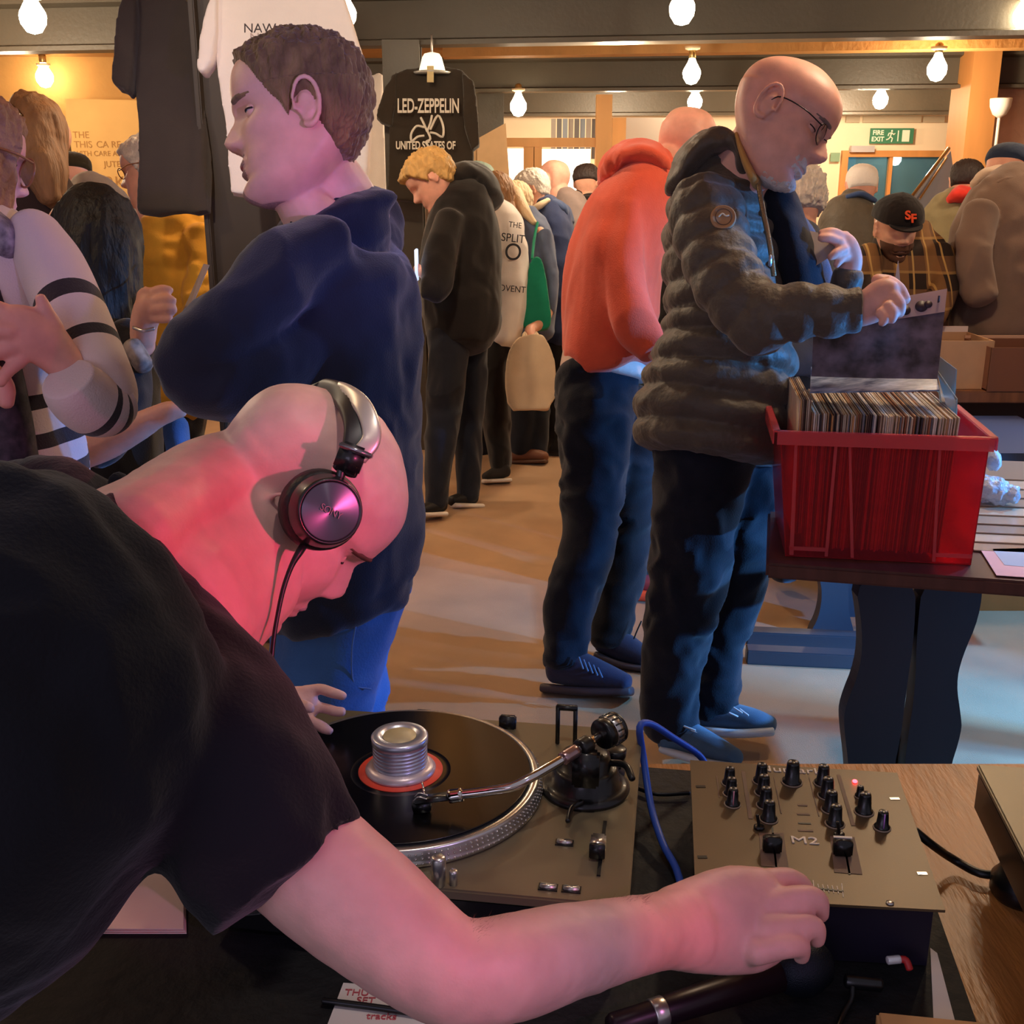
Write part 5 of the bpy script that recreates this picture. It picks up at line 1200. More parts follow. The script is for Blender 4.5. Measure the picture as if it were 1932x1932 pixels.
# ================================================================ the crowd
m_jdark = cloth('dark_denim', (34, 38, 48), var=.15); m_blkc = cloth('black_cloth', (26, 23, 24), sheen=.3)
m_bshoe = mat('black_shoe', (22, 20, 22), .6, bump=.2, bscale=120); m_wsole = mat('white_sole', (226, 214, 200), .6)
SK = skin('skin_crowd', (226, 168, 142)); SK2 = skin('skin_pink', (228, 170, 150))
def person(label, hd=None, sk=SK, hair=None, lofts=(), hands=(), parts=(), shoes=(), neck=None, base=None, group=None, fat=0, ear=0, vox=.006):
    r = root('person', base if base is not None else (0, 0, 0)); tag(r, label, 'person', group); H = None
    mb = MB()
    if hd: H = Head(*hd); H.grid(mb, nu=70, nt=90, nose=1, fat=fat); H.ear(mb, 1); H.ear(mb, -1)
    if neck: mb.loft(neck, n=18)
    for l in hands: mb.loft(l, n=12, cap=.7)
    if mb.n: mb.build('body', sk, r, remesh=vox, sm=3)
    if hair and H: H.hair(hair[0], hair[1], hair[2], r, noise=hair[3] if len(hair) > 3 else .015, nu=100, nt=140)
    for p in parts:
        nm, mm, ls = p[:3]; vx = p[3] if len(p) > 3 else .010; dp = p[4] if len(p) > 4 else folds(.010, .11, (1, 1, .8), len(nm) + int(abs(ls[0][0][0])))
        kw = p[5] if len(p) > 5 else {}
        mb = MB()
        for l in ls: mb.loft(l, n=28, sub=6, **kw)
        mb.build(nm, mm, r, remesh=vx, sm=3, disp=dp)
    for s_ in shoes: shoe(s_[0], s_[1], r, s_[2] if len(s_) > 2 else m_bshoe, s_[3] if len(s_) > 3 else m_wsole, rm=.006)
    return r, H
def base(px, py, z): p = W(px, py, z); return (p[0], p[1], 0)
full = lambda low: (lambda P, U, T_: ss(U, low - .02, low + .05) * (1 - ss(P[..., 0], .20, .30) * ss(U, .82, .72)))
m_hb = mat('hair_blond', (206, 164, 100), .6, var=.2, vscale=40, bump=.8, bscale=140, stretch=(1, 1, .3)); m_hg = mat('hair_grey', (206, 196, 186), .7, var=.15, vscale=50, bump=.8, bscale=150)
m_hbr = mat('hair_light_brown', (150, 108, 72), .6, var=.25, vscale=30, bump=.8, bscale=120, stretch=(1, 1, .25)); m_hd = mat('hair_dark', (48, 36, 34), .6, bump=.8, bscale=120, stretch=(1, 1, .3), var=.2)
# ---- blond boy
r, H = person('blond person in a black hooded jacket looking down at a phone', (812, 342, 5.15, .262, (-.78, -.60, .1), (-.55, .80, 0)), SK2, (short_mask(line=.72, nape=.20, side=.42), .075, m_hb, .03),
    neck=[(825, 350, 5.16, 24, .06), (848, 372, 5.18, 28, .06), (868, 400, 5.2, 32, .08)], base=base(860, 960, 5.3),
    hands=[[(860, 400, 5.2, 24), (850, 425, 5.07, 18), (832, 490, 5.0, 18), (814, 545, 4.98, 16), (806, 520, 5.0, 11)],[(806, 520, 5.0, 11), (795, 512, 4.98, 11), (787, 505, 4.98, 9)]],
    parts=[('jacket', m_blkc, [[(880, 355, 5.25, 40, .12), (874, 400, 5.22, 64, .17), (870, 470, 5.22, 76, .19), (868, 540, 5.22, 80, .19), (872, 595, 5.22, 76, .18), (868, 630, 5.22, 66, .16)],
             [(850, 415, 5.05, 30, .075), (832, 480, 5.0, 33, .07), (822, 535, 4.98, 32, .065), (812, 552, 4.97, 28, .06)], [(815, 548, 4.96, 26, .055), (805, 530, 4.96, 20, .045)]]),
           ('hood', m_blkc, [[(845, 345, 5.2, 22, .12), (875, 335, 5.25, 30, .15), (908, 350, 5.28, 34, .16), (925, 378, 5.28, 26, .13)]]),
           ('trousers', m_jdark, [[(850, 610, 5.2, 44, .12), (842, 720, 5.2, 37, .11), (832, 830, 5.22, 31, .09), (822, 950, 5.25, 25, .075)], [(885, 610, 5.4, 38, .12), (888, 720, 5.42, 32, .10), (884, 830, 5.45, 27, .085), (882, 935, 5.48, 23, .07)]])],
    shoes=[([(832, 950, 5.25, 16, .045), (815, 957, 5.22, 14, .045), (798, 962, 5.2, 10, .04)], [(838, 970, 5.25, 5, .05), (795, 971, 5.2, 5, .045)]),
           ([(892, 936, 5.48, 15, .045), (872, 941, 5.45, 13, .045), (852, 945, 5.42, 10, .04)], [(907, 955, 5.48, 5, .05), (855, 953, 5.42, 5, .045)])])
o = MB().box(W(786, 500, 4.96), (.012, .075, .14), None).build('phone', mat('phone_lit', (200, 214, 236), .2, emit=(200, 220, 255), estr=.8), bevel=.003); tag(o, 'lit phone held by the blond person in the black jacket', 'phone')
# ---- teal beanie
r, H = person('person in a grey green beanie mostly hidden behind the black hood', (898, 352, 6.55, .268, (-.3, -.2, .9), (0, 1, 0)), SK, None, neck=[(898, 370, 6.55, 20), (898, 400, 6.55, 24)], base=base(900, 900, 6.55),
    parts=[('coat', m_blkc, [[(900, 395, 6.55, 40, .12), (900, 460, 6.55, 60, .15), (900, 640, 6.55, 56, .15)]]), ('trousers', m_jdark, [[(900, 630, 6.55, 46, .12), (900, 880, 6.55, 30, .1)]])])
H.hair(lambda P, U, T_: ss(U, .52, .56), .05, mat('beanie_teal', (132, 150, 140), .95, bump=.6, bscale=90), r, 'beanie', noise=.006)
# ---- white t-shirt, long hair
m_wt = cloth('white_tee', (232, 226, 222), sheen=.1, var=.04)
r, H = person('brown haired person in long white t-shirt with black back print', (932, 372, 5.85, .25, (-.75, -.45, .5), (-.15, .95, 0)), SK, (full(.20), .03, m_hbr, .015), base=base(940, 900, 5.85), neck=[(935, 385, 5.85, 20), (945, 415, 5.85, 24)],
    parts=[('t_shirt', m_wt, [[(940, 385, 5.85, 22, .10), (950, 430, 5.85, 38, .16), (958, 500, 5.85, 40, .18), (954, 580, 5.85, 38, .17), (948, 645, 5.85, 32, .15)], [(925, 430, 5.7, 18, .06), (922, 500, 5.68, 18, .06), (918, 560, 5.68, 16, .05)]]),
           ('trousers', m_blkc, [[(940, 640, 5.85, 30, .12), (934, 740, 5.85, 30, .11), (940, 830, 5.87, 24, .09), (944, 880, 5.9, 20, .08)]]),
           ('hair', m_hbr, [[(925, 342, 5.85, 16, .07), (935, 365, 5.85, 27, .10), (950, 400, 5.88, 25, .09), (965, 430, 5.9, 12, .06)]], .008)],
    shoes=[([(952, 885, 5.88, 16, .045), (935, 893, 5.86, 13, .045), (915, 900, 5.84, 8, .04)], [(962, 906, 5.87, 4, .05), (912, 908, 5.84, 4, .045)], mat('canvas_black', (40, 36, 34), .8))])
xr = cv(.80, .03, .60); m_ink = mat('print_black', (50, 52, 60), .8)
for s_, px, py, sz in (('THE', 972, 425, .04), ('SPLIT', 968, 450, .058), ('O', 968, 477, .12), ('ADVENT', 962, 545, .046)):
    text(s_, sz, W(px, py, 5.655), nrm(cv(.85, 0, .4)), (0, 0, 1), m_ink, 'back_print', r)
# ---- blue grey coat with green bag and tote
m_bg = cloth('blue_grey_coat', (96, 106, 132)); m_hlb = mat('hair_pale', (216, 188, 150), .6, bump=.8, bscale=120, stretch=(1, 1, .3), var=.15, vscale=30)
r, H = person('pale long haired person in a blue grey coat beside the green bag', (970, 385, 6.15, .24, (-.6, -.4, .7), (-.2, .95, 0)), SK, (full(.20), .03, m_hlb, .015), base=base(1010, 860, 6.3), neck=[(975, 395, 6.15, 18), (990, 425, 6.15, 22)],
    hands=[[(990, 425, 6.15, 16), (1026, 450, 6.0, 11), (1036, 540, 5.97, 11), (1030, 600, 5.9, 10), (1000, 622, 5.75, 10)], [(1000, 622, 5.75, 10), (1000, 634, 5.72, 11), (1002, 642, 5.70, 9)]],
    parts=[('coat', m_bg, [[(995, 405, 6.15, 22, .1), (1008, 450, 6.15, 36, .15), (1015, 540, 6.15, 40, .16), (1012, 625, 6.15, 34, .15)], [(1028, 440, 6.0, 15, .06), (1038, 520, 5.98, 15, .06), (1036, 590, 5.95, 13, .05)]]),
           ('hair', m_hlb, [[(958, 350, 6.1, 14, .06), (975, 375, 6.05, 15, .07), (992, 400, 6.0, 10, .05), (1008, 420, 6.0, 5, .03)]], .007),
           ('trousers', m_jdark, [[(995, 620, 6.25, 38, .12), (990, 760, 6.28, 30, .1), (985, 850, 6.3, 22, .08)], [(1015, 700, 6.3, 26, .1), (1012, 850, 6.32, 22, .08)]])],
    shoes=[([(970, 862, 6.3, 12, .045), (1000, 858, 6.28, 14, .05), (1028, 862, 6.25, 10, .045)], [(970, 872, 6.3, 4, .05), (1030, 870, 6.25, 4, .05)], mat('boot_brown', (120, 74, 50), .6), mat('boot_sole', (90, 60, 44), .7))])
m_gb = cloth('green_bag', (28, 132, 100))
def outline_solid(name, pts, z, th, m, vox, disp, parent=None, k=2, sm=4):
    ring = [W(px, py, z) for px, py in smooth_poly(pts, k)] if k else [W(px, py, z) for px, py in pts]
    mb = MB(); ring = np.array(ring); 
    mb.prism(ring - FW * th / 2, FW * th); return mb.build(name, m, parent, remesh=vox, sm=sm, disp=disp)
gb = root('green_bag', W(1010, 620, 5.85)); outline_solid('bag_body', [(1002, 485), (1024, 487), (1034, 560), (1043, 622), (1010, 624), (980, 618), (990, 550)], 5.85, .07, m_gb, .008, folds(.006, .1), gb)
MB().tube([W(1004, 488, 5.85), W(1008, 450, 5.95), W(1014, 420, 6.0)], .008, n=8).build('strap', m_gb, gb); tag(gb, 'dark green shopping bag hanging beside the blue grey coat', 'bag')
m_to = cloth('tote_cream', (214, 190, 156), var=.05); tt_ = root('tote_bag', W(1000, 775, 5.62))
outline_solid('bag_body', [(985, 634), (1020, 630), (1040, 655), (1050, 690), (1047, 772), (1000, 776), (958, 774), (953, 720), (958, 670), (972, 645)], 5.62, .09, m_to, .008, folds(.008, .09), tt_, k=1)
for x in (990, 1012): MB().tube([W(x - 6, 650, 5.6), W(x, 628, 5.66), W(x + 6, 650, 5.62)], .008, n=8).build('handle', m_to, tt_)
tag(tt_, 'cream cotton tote bag hanging low beside the black trousers', 'bag')
# ---- grey hair, navy coat with hood
r, H = person('grey haired person in a navy coat with a pale lined hood in the queue', (1003, 362, 6.5, .25, (-.8, -.45, .3), (-.3, .92, 0)), SK, (short_mask(line=.72, nape=.2), .045, m_hg, .015), base=base(1040, 860, 6.5), neck=[(1008, 375, 6.5, 22), (1020, 400, 6.5, 26)],
    parts=[('coat', cloth('navy_coat', (52, 62, 96)), [[(1030, 385, 6.5, 24, .12), (1042, 430, 6.5, 42, .17), (1048, 520, 6.5, 44, .18), (1052, 640, 6.5, 40, .16)]]),
           ('hood', cloth('navy_hood', (62, 76, 110)), [[(1010, 402, 6.45, 8, .08), (1035, 388, 6.48, 14, .12), (1062, 396, 6.5, 14, .12), (1075, 420, 6.5, 8, .08)]]), ('trousers', m_blkc, [[(1052, 630, 6.5, 36, .12), (1052, 850, 6.5, 26, .1)]])])
MB().loft([(1003, 396, 6.38, 5, .02), (1018, 388, 6.37, 7, .03), (1034, 378, 6.38, 5, .03)], n=12).build('hood_lining', mat('lining_cream', (226, 206, 176), .9), r)
# ---- bald pink head, grey coat
r, H = person('bald person in a grey coat standing before the bright window', (1043, 340, 7.0, .25, (-.7, -.2, .7), (-.1, 1, 0)), SK2, None, base=base(1070, 850, 7.0), neck=[(1048, 355, 7.0, 22), (1060, 385, 7.0, 26)],
    parts=[('coat', cloth('taupe_coat', (136, 120, 116)), [[(1065, 368, 7.0, 22, .1), (1075, 400, 7.0, 38, .16), (1082, 500, 7.0, 40, .17), (1085, 640, 7.0, 38, .15)]]), ('trousers', m_jdark, [[(1085, 630, 7.0, 34, .12), (1085, 840, 7.0, 26, .1)]])])
# ---- dark bun
r, H = person('person with dark hair in a low bun and black top left of the orange hoodie', (1108, 345, 7.3, .235, (.3, -.2, .9), (0, 1, 0)), SK, (full(.42), .03, m_hd, .01), base=base(1110, 850, 7.3), neck=[(1108, 358, 7.3, 15), (1110, 385, 7.3, 20)],
    parts=[('bun', m_hd, [[(1086, 368, 7.2, 5, .02), (1090, 366, 7.2, 9, .035), (1096, 366, 7.2, 5, .02)]], .006), ('top', m_blkc, [[(1112, 378, 7.3, 22, .08), (1112, 400, 7.3, 42, .13), (1112, 600, 7.3, 38, .13)]]), ('trousers', m_blkc, [[(1112, 590, 7.3, 34, .12), (1112, 830, 7.3, 26, .1)]])])
# ---- orange hoodie
m_or = cloth('orange_fleece', (230, 96, 68), bump=.5, bscale=240, sheen=.3, var=.08)
r, H = person('person in an orange hoodie and dark jeans leaning towards the stalls, bald head turned away', (1298, 278, 3.62, .25, (.45, -.35, .8), (.45, .88, .1)), SK2, None, neck=[(1290, 290, 3.62, 45, .07), (1262, 330, 3.6, 48, .08), (1235, 365, 3.58, 52, .08)], base=base(1110, 1290, 3.5), vox=.005,
    hands=[[(1235, 365, 3.58, 40), (1195, 410, 3.42, 28), (1182, 500, 3.35, 28), (1200, 600, 3.3, 26), (1262, 690, 3.25, 20)], [(1262, 690, 3.25, 20), (1275, 712, 3.25, 18), (1280, 730, 3.25, 12)]],
    parts=[('hoodie', m_or, [[(1222, 335, 3.55, 46, .12), (1200, 390, 3.52, 80, .18), (1172, 470, 3.5, 94, .20), (1155, 560, 3.5, 92, .20), (1148, 640, 3.5, 88, .18), (1160, 695, 3.5, 92, .17)], [(1190, 400, 3.38, 40, .07), (1180, 500, 3.33, 42, .07), (1195, 600, 3.30, 40, .065), (1235, 665, 3.27, 32, .055)]], .009, [folds(.016, .16, (1, 1, .6), 51)], dict(cap=.15)),
           ('hood', m_or, [[(1140, 342, 3.5, 16, .08), (1160, 312, 3.5, 26, .14), (1200, 300, 3.52, 36, .18), (1238, 318, 3.55, 36, .17), (1262, 350, 3.5, 20, .1)], [(1195, 305, 3.5, 28, .07), (1205, 285, 3.5, 16, .05), (1210, 275, 3.5, 6, .02)]], .008, folds(.012, .08, (1, 1, 1), 3)),
           ('undershirt', cloth('pale_tee', (214, 186, 170)), [[(1145, 670, 3.5, 84, .155), (1140, 708, 3.5, 86, .16)]], .009, None, dict(cap=.1)),
           ('jeans', m_tr, [[(1125, 715, 3.5, 78, .15), (1122, 800, 3.48, 72, .15), (1120, 900, 3.48, 62, .12), (1108, 1020, 3.46, 54, .10), (1078, 1140, 3.46, 48, .09), (1062, 1250, 3.46, 38, .075)], [(1185, 760, 3.62, 60, .14), (1192, 900, 3.64, 56, .12), (1178, 1030, 3.66, 48, .10), (1160, 1130, 3.68, 44, .085), (1150, 1205, 3.68, 36, .07)]], .010, [folds(.014, .11, (1, 1, 1.4), 62)])],
    shoes=[([(1048, 1255, 3.46, 34, .05), (1090, 1262, 3.44, 34, .052), (1140, 1276, 3.42, 26, .052), (1182, 1288, 3.40, 17, .045)], [(1028, 1298, 3.48, 9, .05), (1100, 1304, 3.44, 9, .055), (1190, 1304, 3.40, 9, .045)], cloth('trainer_navy', (50, 50, 72), bump=.6, bscale=400), mat('trainer_sole', (70, 56, 60), .6)),
           ([(1140, 1205, 3.68, 28, .05), (1175, 1220, 3.66, 28, .05), (1215, 1240, 3.64, 20, .045)], [(1125, 1236, 3.68, 7, .05), (1170, 1254, 3.66, 7, .05), (1225, 1264, 3.63, 7, .045)], cloth('trainer_navy', (50, 50, 72)), mat('trainer_sole', (70, 56, 60), .6))])
mb = MB()
for k in range(5): mb.tube([W(1092 + k * 9, 1240 + k * 5, 3.38), W(1100 + k * 9, 1262 + k * 4, 3.36)], .003, n=6, sub=1)
mb.build('laces', mat('lace_blue', (90, 110, 140), .7), r)
MB().tube([W(1196, 1205, 3.6), W(1202, 1190, 3.6), W(1210, 1172, 3.6)], .0025, n=6).build('lace_end', m_blkc, r)
# ---- hidden person between
r, H = person('mostly hidden person in orange soled trainers between orange hoodie and quilted jacket', (1312, 300, 4.5, .235, (.5, 0, .8), (0, 1, 0)), SK, None, base=base(1235, 1110, 4.3), neck=[(1310, 320, 4.5, 30, .06), (1300, 360, 4.5, 40, .08)],
    parts=[('coat', m_blkc, [[(1295, 380, 4.5, 60, .13), (1280, 500, 4.5, 80, .16), (1270, 700, 4.5, 70, .15)]]), ('jeans', cloth('teal_denim', (44, 58, 62)), [[(1262, 690, 4.5, 62, .14), (1252, 850, 4.5, 44, .11), (1246, 960, 4.5, 34, .09), (1244, 1040, 4.5, 26, .08)], [(1235, 700, 4.3, 50, .12), (1222, 900, 4.28, 40, .1), (1214, 1070, 4.25, 30, .08)]])],
    shoes=[([(1200, 1092, 4.25, 20, .05), (1225, 1098, 4.23, 22, .05), (1250, 1106, 4.2, 14, .045)], [(1190, 1122, 4.25, 12, .05), (1254, 1126, 4.2, 10, .045)], mat('trainer_pink', (150, 70, 84), .6), mat('sole_orange', (232, 84, 52), .5)),
           ([(1245, 1035, 4.5, 16, .05), (1256, 1045, 4.48, 15, .05), (1264, 1056, 4.46, 10, .04)], [(1240, 1060, 4.5, 6, .05), (1266, 1074, 4.46, 6, .045)], mat('trainer_tan', (110, 88, 60), .7), m_wsole)])
# ---- grey curls behind the chin
r, H = person('person with grey curly hair and slate coat behind the bearded chin', (1508, 380, 4.3, .25, (.2, -.1, .9), (0, 1, 0)), SK, (full(.30), .07, m_hg, .05), base=base(1510, 1050, 4.3), neck=[(1508, 400, 4.3, 30), (1505, 450, 4.3, 36)],
    parts=[('coat', cloth('slate_coat', (72, 80, 100)), [[(1500, 440, 4.3, 44, .12), (1500, 500, 4.3, 72, .15), (1500, 700, 4.3, 70, .15)]]), ('trousers', m_blkc, [[(1500, 690, 4.3, 56, .13), (1480, 860, 4.3, 40, .1), (1480, 1080, 4.3, 30, .08)]])])
# ---- white haired man at the doorway
r, H = person('white haired person in dark quilted coat facing the far doorway', (1624, 352, 6.4, .25, (.1, -.05, .95), (0, 1, 0)), SK2, (full(.40), .02, mat('hair_white', (236, 228, 222), .7, bump=.5, bscale=200), .005), base=base(1605, 850, 6.4), neck=[(1622, 370, 6.4, 24, .06), (1618, 395, 6.4, 28, .07)],
    parts=[('coat', m_puf, [[(1615, 375, 6.4, 30, .1), (1608, 405, 6.4, 58, .16), (1605, 470, 6.4, 64, .17), (1605, 640, 6.4, 60, .16)]], .010, None, dict(quilt=(.09, .05))), ('trousers', m_blkc, [[(1605, 630, 6.4, 50, .13), (1605, 840, 6.4, 34, .1)]])])
MB().loft([(1598, 372, 6.3, 5, .03), (1625, 366, 6.28, 6, .04), (1650, 378, 6.3, 5, .03)], n=12).build('collar', cloth('collar_blue', (56, 76, 120)), r)
# ---- cap and plaid shirt
m_pl = D.materials.new('plaid'); m_pl.use_nodes = True; nt_ = m_pl.node_tree; b_ = nt_.nodes['Principled BSDF']; b_.inputs['Roughness'].default_value = .9
tc = nt_.nodes.new('ShaderNodeTexCoord'); sepx = nt_.nodes.new('ShaderNodeSeparateXYZ'); nt_.links.new(tc.outputs['Object'], sepx.inputs[0])
def band(out, per, lo, ph=0):
    m1 = nt_.nodes.new('ShaderNodeMath'); m1.operation = 'MULTIPLY_ADD'; m1.inputs[1].default_value = 2 * math.pi / per; m1.inputs[2].default_value = ph; nt_.links.new(out, m1.inputs[0])
    m2 = nt_.nodes.new('ShaderNodeMath'); m2.operation = 'SINE'; nt_.links.new(m1.outputs[0], m2.inputs[0])
    m3 = nt_.nodes.new('ShaderNodeMath'); m3.operation = 'GREATER_THAN'; m3.inputs[1].default_value = lo; nt_.links.new(m2.outputs[0], m3.inputs[0]); return m3.outputs[0]
def mixc(f, a, b, k=1.0):
    m = nt_.nodes.new('ShaderNodeMix'); m.data_type = 'RGBA'
    mm = nt_.nodes.new('ShaderNodeMath'); mm.operation = 'MULTIPLY'; mm.inputs[1].default_value = k; nt_.links.new(f, mm.inputs[0]); nt_.links.new(mm.outputs[0], m.inputs[0])
    if isinstance(a, tuple): m.inputs[6].default_value = lin(a)
    else: nt_.links.new(a, m.inputs[6])
    m.inputs[7].default_value = lin(b); return m.outputs[2]
c1 = mixc(band(sepx.outputs[2], .13, .1), (44, 30, 24), (112, 80, 54)); c1 = mixc(band(sepx.outputs[0], .12, .2), c1, (150, 108, 64), .7); c1 = mixc(band(sepx.outputs[0], .06, .93), c1, (206, 168, 100), .8); c1 = mixc(band(sepx.outputs[2], .13, .97, 1.6), c1, (190, 150, 90), .6)
nt_.links.new(c1, b_.inputs['Base Color'])
r, H = person('bearded person in black cap with orange letters and brown plaid shirt, leaning forward', (1694, 430, 4.6, .25, (0, -.48, -.88), (0, .88, -.48)), SK, None, base=base(1705, 1000, 4.8), neck=[(1694, 430, 4.65, 30, .06), (1700, 450, 4.72, 40, .08)],
    parts=[('shirt', m_pl, [[(1702, 445, 4.75, 56, .12), (1706, 490, 4.75, 84, .16), (1706, 560, 4.72, 84, .17), (1700, 680, 4.75, 76, .16)], [(1640, 480, 4.65, 26, .07), (1634, 540, 4.55, 28, .06), (1655, 600, 4.45, 24, .05)], [(1772, 480, 4.65, 26, .07), (1782, 540, 4.55, 26, .06), (1760, 600, 4.45, 24, .05)]], .010),
           ('trousers', m_blkc, [[(1702, 660, 4.8, 70, .14), (1702, 980, 4.8, 44, .1)]])])
def bdm(P, Uu, Tt):
    x, y = P[..., 0], np.abs(P[..., 1]); return ss(Uu, .33, .26) * ss(x, .0, .12)
H.hair(bdm, .03, mat('beard_brown', (86, 54, 38), .9), r, 'beard', noise=.012, freq=30, nu=100, nt=140)
m_cap = cloth('cap_black', (30, 24, 24), bump=.3)
H.hair(lambda P, U, T_: ss(U, .60, .64), .075, m_cap, r, 'cap', noise=.004, nu=100, nt=120)
vis = [H.w((.34 + .24 * math.cos(a) , .27 * math.sin(a), .13 - .06 * math.cos(a))) for a in np.linspace(-math.pi / 2, math.pi / 2, 13)]
MB().prism(vis, H.U * .006).build('cap_peak', m_cap, r, smooth=False)
m_sf = mat('embroidery_orange', (236, 84, 40), .7)
pS = H.w((.50, 0, .30)); dn = nrm(H.F * .75 + H.U * .5); upd = nrm(H.U * .75 - H.F * .5)
text('S', .05, pS + RT * -.010 + upd * .006, RT, upd, m_sf, 'cap_letter', r, ext=.002, bold=.0015); text('F', .05, pS + RT * .012 - upd * .008 + dn * .002, RT, upd, m_sf, 'cap_letter', r, ext=.002, bold=.0015)
# ---- grey coat with navy cap, right
m_gc = cloth('grey_brown_coat', (128, 106, 92), var=.06)
r, H = person('person in bulky grey brown coat and dark blue cap at the right edge', (1900, 330, 4.9, .25, (.5, -.3, .8), (.25, .95, 0)), SK, None, base=base(1890, 1000, 4.7), neck=[(1898, 345, 4.9, 30), (1895, 370, 4.9, 38)],
    parts=[('coat', m_gc, [[(1915, 345, 4.75, 42, .12), (1892, 400, 4.72, 78, .17), (1880, 480, 4.7, 92, .19), (1876, 560, 4.7, 90, .18), (1880, 622, 4.7, 82, .17)], [(1850, 400, 4.55, 32, .07), (1835, 480, 4.5, 34, .07), (1850, 560, 4.48, 32, .06)]]),
           ('hood', m_gc, [[(1860, 372, 4.7, 12, .08), (1885, 352, 4.7, 20, .12), (1930, 345, 4.72, 26, .14), (1970, 360, 4.75, 20, .12)]]), ('fleece_collar', cloth('fleece_beige', (196, 172, 150)), [[(1838, 348, 4.8, 8, .05), (1862, 330, 4.8, 13, .08), (1895, 326, 4.8, 13, .1), (1925, 338, 4.85, 10, .08)]]),
           ('trousers', m_blkc, [[(1880, 600, 4.75, 78, .15), (1880, 960, 4.75, 50, .12)]])])
H.hair(lambda P, U, T_: ss(U, .56, .62), .055, cloth('cap_navy', (40, 52, 74)), r, 'cap', noise=.004, nu=90, nt=120)
# ---- olive coat, red scarf
r, H = person('person in an olive coat with a bright red scarf behind the big grey coat', (1822, 345, 5.9, .235, (.3, -.1, .9), (.1, 1, 0)), SK, (full(.35), .03, m_hd, .01), base=base(1800, 900, 5.9), neck=[(1818, 360, 5.9, 20), (1812, 385, 5.9, 24)],
    parts=[('coat', cloth('olive_coat', (140, 128, 96)), [[(1805, 378, 5.9, 30, .1), (1792, 410, 5.9, 50, .14), (1790, 520, 5.9, 56, .15), (1790, 640, 5.9, 50, .15)]]), ('scarf', cloth('scarf_red', (222, 58, 46)), [[(1790, 378, 5.8, 8, .05), (1808, 368, 5.78, 15, .09), (1828, 370, 5.8, 14, .09), (1838, 376, 5.85, 6, .05)]], .007), ('trousers', m_blkc, [[(1790, 630, 5.9, 42, .13), (1790, 880, 5.9, 30, .1)]])])
# ---- plastic banner with chrome tubes
bn = root('clear_banner_stand', WY(1740, 500, 8.0) * np.array([1, 1, 0]))
MB().prism([W(1794, 285, 6.9), W(1800, 330, 6.9), W(1772, 470, 6.8), W(1722, 470, 6.7), W(1716, 380, 6.7)], (0, .006, 0)).build('plastic_sheet', mat('sheet_grey', (176, 176, 186), .25, trans=.3, ior=1.1), bn, smooth=False)
MB().tube([W(1712, 382, 6.65), W(1790, 280, 6.85)], .011, n=12, sub=1).build('chrome_tube', m_chr, bn); MB().tube([W(1735, 376, 6.65), W(1786, 298, 6.85)], .007, n=12, sub=1).build('chrome_tube', m_chr, bn)
MB().tube([W(1740, 430, 6.75), (W(1740, 430, 6.75)[0], W(1740, 430, 6.75)[1], 0)], .012, n=10, sub=1).build('stand_pole', m_chr, bn)
tag(bn, 'grey plastic display sheet with slanted chrome tubes left of the timber column', 'display stand')
# ================================================================ left side: people and hanging shirts
# material with stripes along a sleeve (uses length along the loft)
def stripe_mat(name, base_c, dark, spans, axis='uv'):
    m = D.materials.new(name); m.use_nodes = True; nt = m.node_tree; b = nt.nodes['Principled BSDF']; b.inputs['Roughness'].default_value = .95; b.inputs['Sheen Weight'].default_value = .2
    tc = nt.nodes.new('ShaderNodeTexCoord'); sx = nt.nodes.new('ShaderNodeSeparateXYZ'); nt.links.new(tc.outputs['UV' if axis == 'uv' else 'Object'], sx.inputs[0]); src = sx.outputs[0] if axis == 'uv' else sx.outputs[2]
    acc = None
    for lo, hi in spans:
        a = nt.nodes.new('ShaderNodeMath'); a.operation = 'GREATER_THAN'; a.inputs[1].default_value = lo; nt.links.new(src, a.inputs[0])
        c = nt.nodes.new('ShaderNodeMath'); c.operation = 'LESS_THAN'; c.inputs[1].default_value = hi; nt.links.new(src, c.inputs[0])
        d = nt.nodes.new('ShaderNodeMath'); d.operation = 'MULTIPLY'; nt.links.new(a.outputs[0], d.inputs[0]); nt.links.new(c.outputs[0], d.inputs[1])
        if acc is None: acc = d
        else:
            e = nt.nodes.new('ShaderNodeMath'); e.operation = 'ADD'; e.use_clamp = True; nt.links.new(acc.outputs[0], e.inputs[0]); nt.links.new(d.outputs[0], e.inputs[1]); acc = e
    mx_ = nt.nodes.new('ShaderNodeMix'); mx_.data_type = 'RGBA'; nt.links.new(acc.outputs[0], mx_.inputs[0]); mx_.inputs[6].default_value = lin(base_c); mx_.inputs[7].default_value = lin(dark); nt.links.new(mx_.outputs[2], b.inputs['Base Color'])
    n = nt.nodes.new('ShaderNodeTexNoise'); n.inputs['Scale'].default_value = 300; nt.links.new(tc.outputs['Object'], n.inputs['Vector']); bp = nt.nodes.new('ShaderNodeBump'); bp.inputs['Strength'].default_value = .5; bp.inputs['Distance'].default_value = .002
    nt.links.new(n.outputs['Fac'], bp.inputs['Height']); nt.links.new(bp.outputs['Normal'], b.inputs['Normal']); return m
wr = root('person', base(-20, 900, 2.0)); tag(wr, 'person in glasses and a cream cardigan with black stripes gesturing at the left edge', 'person')
HW = Head(-62, 300, 1.98, .245, (.62, -.06, .72), (.02, 1, 0))
mb = MB(); HW.grid(mb, nose=1); HW.ear(mb, 1); HW.ear(mb, -1)
mb.loft([(-60, 370, 2.0, 60, .06), (-55, 440, 2.02, 70, .07)], n=20)
